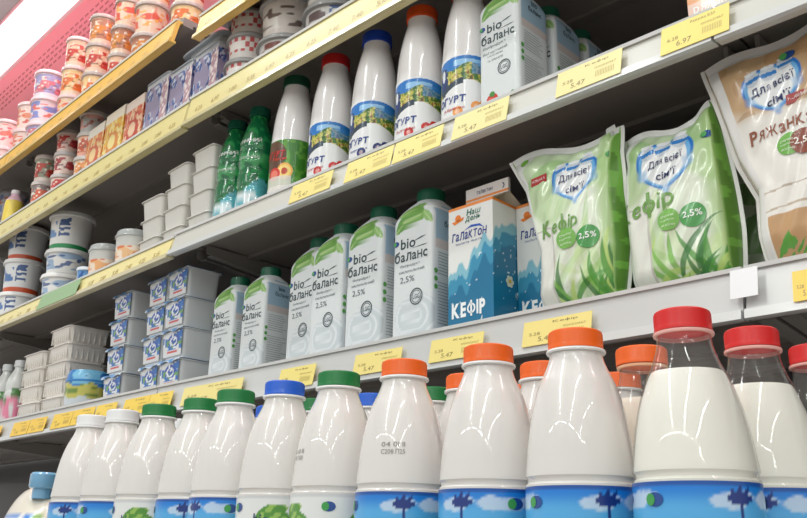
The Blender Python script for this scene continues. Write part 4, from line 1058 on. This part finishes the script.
# ================================================================= SQUARE AND FLAT TUBS
def box_tub(x, y, z, w, dpt, h, lab, kind, rot, grp, cat='tub', name='square_tub'):
    """tapered tub with flange; x,y is the centre of the front top edge"""
    root = thing(name, lab, cat, (x, y, z), rot, grp)
    def m(mb):
        def c(p):
            C = np.tile(lin({'label': (214, 218, 220), 'plain': (222, 220, 214), 'flat': (234, 229, 222)}[kind]), (len(p), 1)); return C
        a, b = w/2, dpt/2; lo = .86 if kind != 'label' else .90
        secs = [(0, a*lo*.97, b*lo*.97, 7)]+[(t*h*.92+.0005, a*(lo+(.97-lo)*t), b*(lo+(.97-lo)*t), 8) for t in np.linspace(0, 1, 6)]
        secs += [(h*.925, a*1.04, b*1.05, 9), (h*.955, a*1.04, b*1.05, 9), (h*.965, a*.96, b*.96, 8)]
        mb.loft(secs, c, n=64)
        if kind == 'flat':
            for k in range(9):
                xx = -a*.8+k*a*.2; mb.box((xx-.0012, -b*.93-.0002, h*.15), (xx+.0012, -b*.88, h*.85), (230, 225, 217))
            for k in range(7):
                yy = -b*.75+k*b*.25; mb.box((a*.88, yy-.0012, h*.15), (a*.93+.0008, yy+.0012, h*.85), (230, 225, 217))
    obj('tub_body', ('bt', kind, w, dpt, h), m, [mat('translucent_tub', .3, .5)], root, smooth=50)
    if kind == 'label':
        def ml(mb):
            a = w/2; n, k = 26, 26; U, T_ = np.meshgrid(np.linspace(-1, 1, n), np.linspace(0, 1, k))
            X = U*a*(.86+.08*T_); Z = h*.08+T_*h*.80; Y = -(dpt/2)*(.925+.075*T_)-.0012
            C = np.ones(U.shape+(3,))*lin((220, 222, 224)); g = noise2(U+3, T_, 3.4, 5); g2 = noise2(U+7, T_, 6, 8)
            C = mixc(C, (g > .42) & (T_ > .25), (40, 110, 190)); C = mixc(C, (((U-.1)/.6)**2+((T_-.62)/.28)**2 < 1), (34, 84, 176)); C = mixc(C, (g2 > .70) & (np.abs(T_-.5) < .18), (110, 160, 90)); C = mixc(C, (np.abs(np.hypot((U-.1)/.5, (T_-.6)/.22)-.7) < .13), (236, 240, 246))
            C = mixc(C, (g2 < .3) & (T_ > .3), (236, 240, 244)); C = mixc(C, (T_ < .24) & (T_ > .12) & (np.abs(U) < .6), (206, 70, 70))
            mb.grid(np.stack([X, Y, Z], -1), C)
        obj('front_label', ('btl', w, dpt, h), ml, [M_LABEL], root, recalc=False)
        def mf(mb):
            a = w/2*1.06; b = dpt/2*1.07
            n = 20; U, W_ = np.meshgrid(np.linspace(-a, a, n), np.linspace(-b, b, 8))
            Z = h*.967+.0014*np.sin(U*300)*np.cos(W_*200)*0+.0*U
            C = np.ones(U.shape+(3,))*lin((90, 150, 210)); C = mixc(C, noise2(U+1, W_, 90, 3) > .5, (220, 230, 238))
            mb.grid(np.stack([U, W_, Z], -1), C)
            mb.grid(np.stack([np.stack([U[0], W_[0]-.0, Z[0]], -1), np.stack([U[0], W_[0]-.003, Z[0]-h*.09-.002*np.sin(U[0]*160)], -1)]), C[:2])
        obj('foil_lid', ('btf', w, dpt, h), mf, [M_GLOSS], root, recalc=False)
    else:
        obj('foil_lid', ('btp', w, dpt, h), lambda mb: mb.loft([(h*.966, w/2*1.02, dpt/2*1.02, 9), (h*.985, w/2*1.02, dpt/2*1.02, 9)], (226, 224, 220) if kind == 'plain' else (234, 228, 222), n=40), [M_TUB], root)
    return root
def box_stack(xl, xr, d, dpt, z, h, n, kind, desc, where, grp, rot=0.):
    xm = (xl+xr)/2; w = (xr-xl)
    for i in range(n):
        box_tub(xm+RNG.uniform(-.002, .002), yf(xm, d+dpt*.56)+RNG.uniform(0, .002), z+i*h, w/1.06, dpt/1.06, h, f'{desc}, {WORDS[n][i]} of stack {where}', kind, rz(xm)+rot+RNG.uniform(-.02, .02), grp)
gt = 'square blue-labelled tubs'
box_stack(-1.392, -1.318, .014, .075, ZA, .0570, 4, 'label', 'square blue-labelled tub', 'directly left of the leaf-print cartons', gt)
box_stack(-1.470, -1.398, .018, .070, ZA, .0565, 4, 'label', 'square blue-labelled tub', 'second left of the leaf-print cartons', gt)
box_stack(-1.614, -1.536, .014, .078, ZA, .0560, 4, 'label', 'square blue-labelled tub', 'right of the blue-yellow round tub', gt)
box_stack(-1.694, -1.624, .060, .070, ZA, .0560, 3, 'label', 'square blue-labelled tub', 'behind the blue-yellow round tub', gt)
gp = 'plain stacked tubs on the second shelf'
box_stack(-1.560, -1.470, .018, .090, ZBL, .0450, 3, 'plain', 'plain white tub', 'right of the orange cups', gp)
box_stack(-1.462, -1.376, .018, .090, ZBL, .0440, 4, 'plain', 'plain white tub', 'in the middle of the three plain stacks', gp)
box_stack(-1.368, -1.286, .018, .090, ZB, .0455, 4, 'plain', 'plain white tub', 'left of the green bottles', gp)
gf = 'flat ribbed tubs on the lowest shelf'
box_stack(-1.936, -1.812, .012, .105, ZA, .0395, 5, 'flat', 'flat ribbed tub', 'left of the blue and yellow round tub', gf)
box_stack(-2.072, -1.948, .012, .100, ZA, .0395, 4, 'flat', 'flat ribbed tub', 'beside the pink-labelled clear bottles', gf)
# round blue and yellow tub
P = at(86, 400, .048)
root = thing('spread_tub', 'round blue and yellow tub with white foot, beside the flat ribbed tubs', 'tub', (P[0], P[1], ZA), -.4)
def m_st(mb):
    def c(th, z):
        A = np.where(th > pi, th-2*pi, th); C = np.tile(lin((206, 214, 220)), (len(th), 1)); g = noise2(A+5, z*60+0*A, 2.2, 4)
        C = mixc(C, (z > .024+.004*np.sin(A*6)), (196, 190, 90)); C = mixc(C, (z > .028) & (g > .55), (110, 140, 60)); C = mixc(C, (z > .052+.006*np.sin(A*5)), (34, 120, 196)); C = mixc(C, (z > .05) & (g > .62), (120, 190, 226)); return C
    mb.lathe(spline([(.038, 0), (.042, .004), (.044, .020), (.0450, .045), (.0445, .066), (.042, .078), (.036, .084), (.001, .085)], 5), c, n=72)
obj('tub_body', None, m_st, [M_GLOSS], root)
obj('lid_rim', None, lambda mb: mb.lathe([(.0448, .058), (.0462, .0585), (.0462, .062), (.0448, .0625)], (40, 130, 200), n=60, cap0=False, cap1=False), [M_GLOSS], root)
# clear bottles with pink labels
for i, (px, py) in enumerate(((17.5, 390), (5, 395), (-7, 398))):
    P = at(px, py, .036+.0*i)
    root = thing('drinkable_yogurt_bottle', ['clear bottle with pink and green label, right of three on the lowest shelf', 'clear bottle with pink and green label, middle of three at the left frame edge', 'clear bottle with pink and green label, leftmost of three, cut by the frame'][i], 'bottle', (P[0]-.004, P[1], ZA), -.5, 'pink-labelled clear bottles')
    def m_c(mb):
        def c(th, z):
            A = np.where(th > pi, th-2*pi, th); C = np.tile(lin((214, 218, 216)), (len(th), 1)); g = noise2(A+5, z*50+0*A, 2., 4)
            C = mixc(C, (z < .064) & (g > .35), (226, 130, 160)); C = mixc(C, (z < .085) & (z > .040) & (g > .6), (60, 120, 50)); return C
        mb.lathe(spline([(.012, .140), (.0125, .134), (.018, .122), (.024, .108), (.026, .095), (.025, .080), (.0265, .070), (.0265, .008), (.023, 0)], 4), c, n=48)
    obj('bottle_body', 'pinkb', m_c, [M_MILK], root)
    obj('cap', 'pinkc', cap_fn((216, 220, 222), .0145, .140, .016), [M_CAP], root)

# ================================================================= PACKS ON THE THIRD SHELF
def pack(xl, xr, z0, h, dpt, kind, lab, rot=0., d=.018, name='dessert_pack', lean=0.):
    w = xr-xl; xm = (xl+xr)/2
    root = thing(name, lab, 'pack', (xm, yf(xm, d), z0), rz(xm)+rot, 'packs on the third shelf', (lean, 0))
    def m(mb):
        n = 44; U, T_ = np.meshgrid(np.linspace(0, 1, n), np.linspace(0, 1, n)); g = noise2(U+2, T_+3, 9, 4); g2 = noise2(U+2, T_+3, 17, 9)
        pal = {'blue': ((84, 108, 168), (206, 212, 228), (44, 56, 120), (206, 160, 164)), 'orange': ((232, 140, 60), (250, 214, 150), (214, 90, 40), (240, 236, 226)),
               'yellow': ((240, 190, 60), (250, 230, 150), (226, 140, 50), (244, 236, 220)), 'red': ((224, 120, 80), (246, 206, 170), (196, 60, 40), (240, 224, 214))}[kind]
        def art():
            C = np.ones(U.shape+(3,))*lin(pal[0])
            g = noise2(U+2, T_+3, 13, 4); g2 = noise2(U+2, T_+3, 21, 9)
            C = mixc(C, sm(g, .45, .58), pal[1]); C = mixc(C, sm(-g2, -.36, -.26), pal[2])
            if kind == 'blue':
                C = mixc(C, sm(noise2(U, T_, 8, 17), .55, .7), (150, 140, 170)); C = mixc(C, (U > .72) & (T_ < .86), pal[3], .75); C = mixc(C, (U > .72) & (g2 > .6), (240, 226, 226)); C = mixc(C, (T_ > .93), (206, 210, 216))
            else:
                C = mixc(C, (T_ > .80), pal[3]); C = mixc(C, ((U-.5)/.32)**2+((T_-.34)/.24)**2 < 1, pal[2]); C = mixc(C, ((U-.45)/.2)**2+((T_-.38)/.14)**2 < 1, pal[1])
            return C
        X = -w/2+U*w; Z = T_*h
        mb.grid(np.stack([X, np.zeros_like(X), Z], -1), art())
        mb.grid(np.stack([np.full_like(X, w/2), U*dpt, Z], -1), art())
        mb.ngon([(-w/2, dpt, 0), (w/2, dpt, 0), (w/2, dpt, h), (-w/2, dpt, h)], pal[0]); mb.ngon([(-w/2, 0, 0), (-w/2, dpt, 0), (-w/2, dpt, h), (-w/2, 0, h)], pal[0])
        mb.ngon([(-w/2, 0, 0), (w/2, 0, 0), (w/2, dpt, 0), (-w/2, dpt, 0)], pal[3]); mb.ngon([(-w/2, 0, h), (w/2, 0, h), (w/2, dpt, h), (-w/2, dpt, h)], pal[3])
    obj('pack_body', None, m, [M_GLOSS], root, recalc=True)
    if kind == 'blue':
        obj('flange', None, lambda mb: mb.loft([(h-.0005, w/2+.003, dpt/2+.004, 9), (h+.0015, w/2+.003, dpt/2+.004, 9)], (170, 176, 184), n=40), [M_TUB], root).location = (0, dpt/2, 0)
    else:
        obj('top_fold', None, lambda mb: (mb.prism([(0, h), (dpt, h), (dpt*.5+.001, h+.014), (dpt*.5-.001, h+.014)], -w/2, w/2, (240, 226, 210))), [M_PAPER], root)
    return root
pack(-1.376, -1.290, ZCL, .118, .060, 'blue', 'blue patterned pack of cups with pinkish right side, under the grey-lidded tray')
pack(-1.474, -1.388, ZCL, .118, .060, 'blue', 'blue patterned pack of cups, middle of the three blue packs')
pack(-1.580, -1.484, ZCL, .130, .060, 'blue', 'blue patterned pack of cups, leftmost blue one beside the red carton')
pack(-1.674, -1.590, ZCL, .122, .055, 'red', 'pale red and orange carton between the yellow carton and the blue packs')
pack(-1.776, -1.684, ZCL, .128, .055, 'yellow', 'yellow carton between the orange carton and the red one on the third shelf')
pack(-1.872, -1.784, ZCL, .122, .055, 'orange', 'orange carton beside the stacked small cups on the third shelf')
root = thing('lidded_tray', 'flat grey-lidded clear tray lying on top of the right blue patterned packs', 'tray', (-1.362, yf(-1.362, .078), ZCL+.1202), -.03)
obj('tray_body', None, lambda mb: mb.loft([(0, .060, .046, 7), (.022, .066, .052, 8)], (150, 156, 162), n=48), [M_HAZE], root)
obj('lid', None, lambda mb: mb.loft([(.022, .080, .060, 8), (.025, .082, .062, 8), (.027, .080, .060, 8), (.030, .062, .046, 7)], (160, 164, 170), n=48), [M_TUB], root)
P = at(124, 106, .12)
root = thing('sauce_bottle', 'small bottle with bright red cap behind the yellow carton', 'bottle', (P[0]-.01, P[1], ZCL), 0)
obj('bottle_body', None, lambda mb: mb.lathe([(.022, 0), (.024, .004), (.024, .09), (.015, .115), (.013, .125)], (196, 70, 50), n=32), [M_TUB], root)
obj('cap', None, cap_fn((216, 24, 24), .021, .125, .024), [M_CAP], root)

# ================================================================= LIGHT
def area(name, loc, rot, sx, sy, e, col=(1, 1, 1)):
    l = bpy.data.lights.new(name, 'AREA'); l.shape = 'RECTANGLE'; l.size = sx; l.size_y = sy; l.energy = e; l.color = col
    o = bpy.data.objects.new(name, l); COL.objects.link(o); o.location = loc; o.rotation_euler = rot; return o
# ceiling fluorescents of the shop: fixtures with a tube light each
k = 0
fix = [(x, y, 'y') for x in (-1.5, .9, 3.3) for y in (-1.2, -2.7, -4.2)]+[(-4.2, -5.2, 'x'), (-2.4, -5.2, 'x'), (-.6, -5.2, 'x'), (1.2, -5.2, 'x'), (3.0, -5.2, 'x'), (4.8, -5.2, 'x'), (-2.6, .1, 'x'), (-1.0, .1, 'x')]
for i, (x, y, al) in enumerate(fix):
    root = thing('ceiling_light', 'long fluorescent ceiling fixture out of view above the aisle', 'ceiling light', (x, y, 2.7), pi/2 if al == 'y' else 0, 'ceiling lights')
    obj('housing', 'fixt', lambda mb: mb.prism([(-.06, 0), (-.045, -.05), (.045, -.05), (.06, 0)], -.65, .65, (235, 235, 235)), [M_PAINT], root)
    l = area('tube_light', (x, y, 2.63), (0, 0, pi/2 if al == 'y' else 0), 1.25, .06, 17, (.97, 1.0, .975))
area('canopy_light', (-2.4, .87, 1.70), (radians(-38), 0, 0), 2.2, .06, 9.5, (1.0, .68, .70))
area('canopy_light', (-.2, .84, 1.70), (radians(-38), 0, 0), 2.2, .06, 8, (1.0, .90, .86))
w = bpy.data.worlds.new('shop_air'); w.use_nodes = True; scene.world = w
w.node_tree.nodes['Background'].inputs[0].default_value = (1.0, .975, .945, 1); w.node_tree.nodes['Background'].inputs[1].default_value = .68

# ================================================================= CAMERA
cam = bpy.data.cameras.new('camera'); cam.sensor_width = 36; cam.lens = F/807*36; cam.clip_start = .02
co = bpy.data.objects.new('camera', cam); COL.objects.link(co)
from mathutils import Matrix
Mx = Matrix(((R[0, 0], -R[0, 1], -R[0, 2], 0), (R[1, 0], -R[1, 1], -R[1, 2], 0), (R[2, 0], -R[2, 1], -R[2, 2], 0), (0, 0, 0, 1)))
co.matrix_world = Mx
scene.camera = co
vs = scene.view_settings
vs.view_transform = 'Standard'; vs.look = 'None'; vs.gamma = 1.0; vs.exposure = 0.06; vs.use_curve_mapping = False
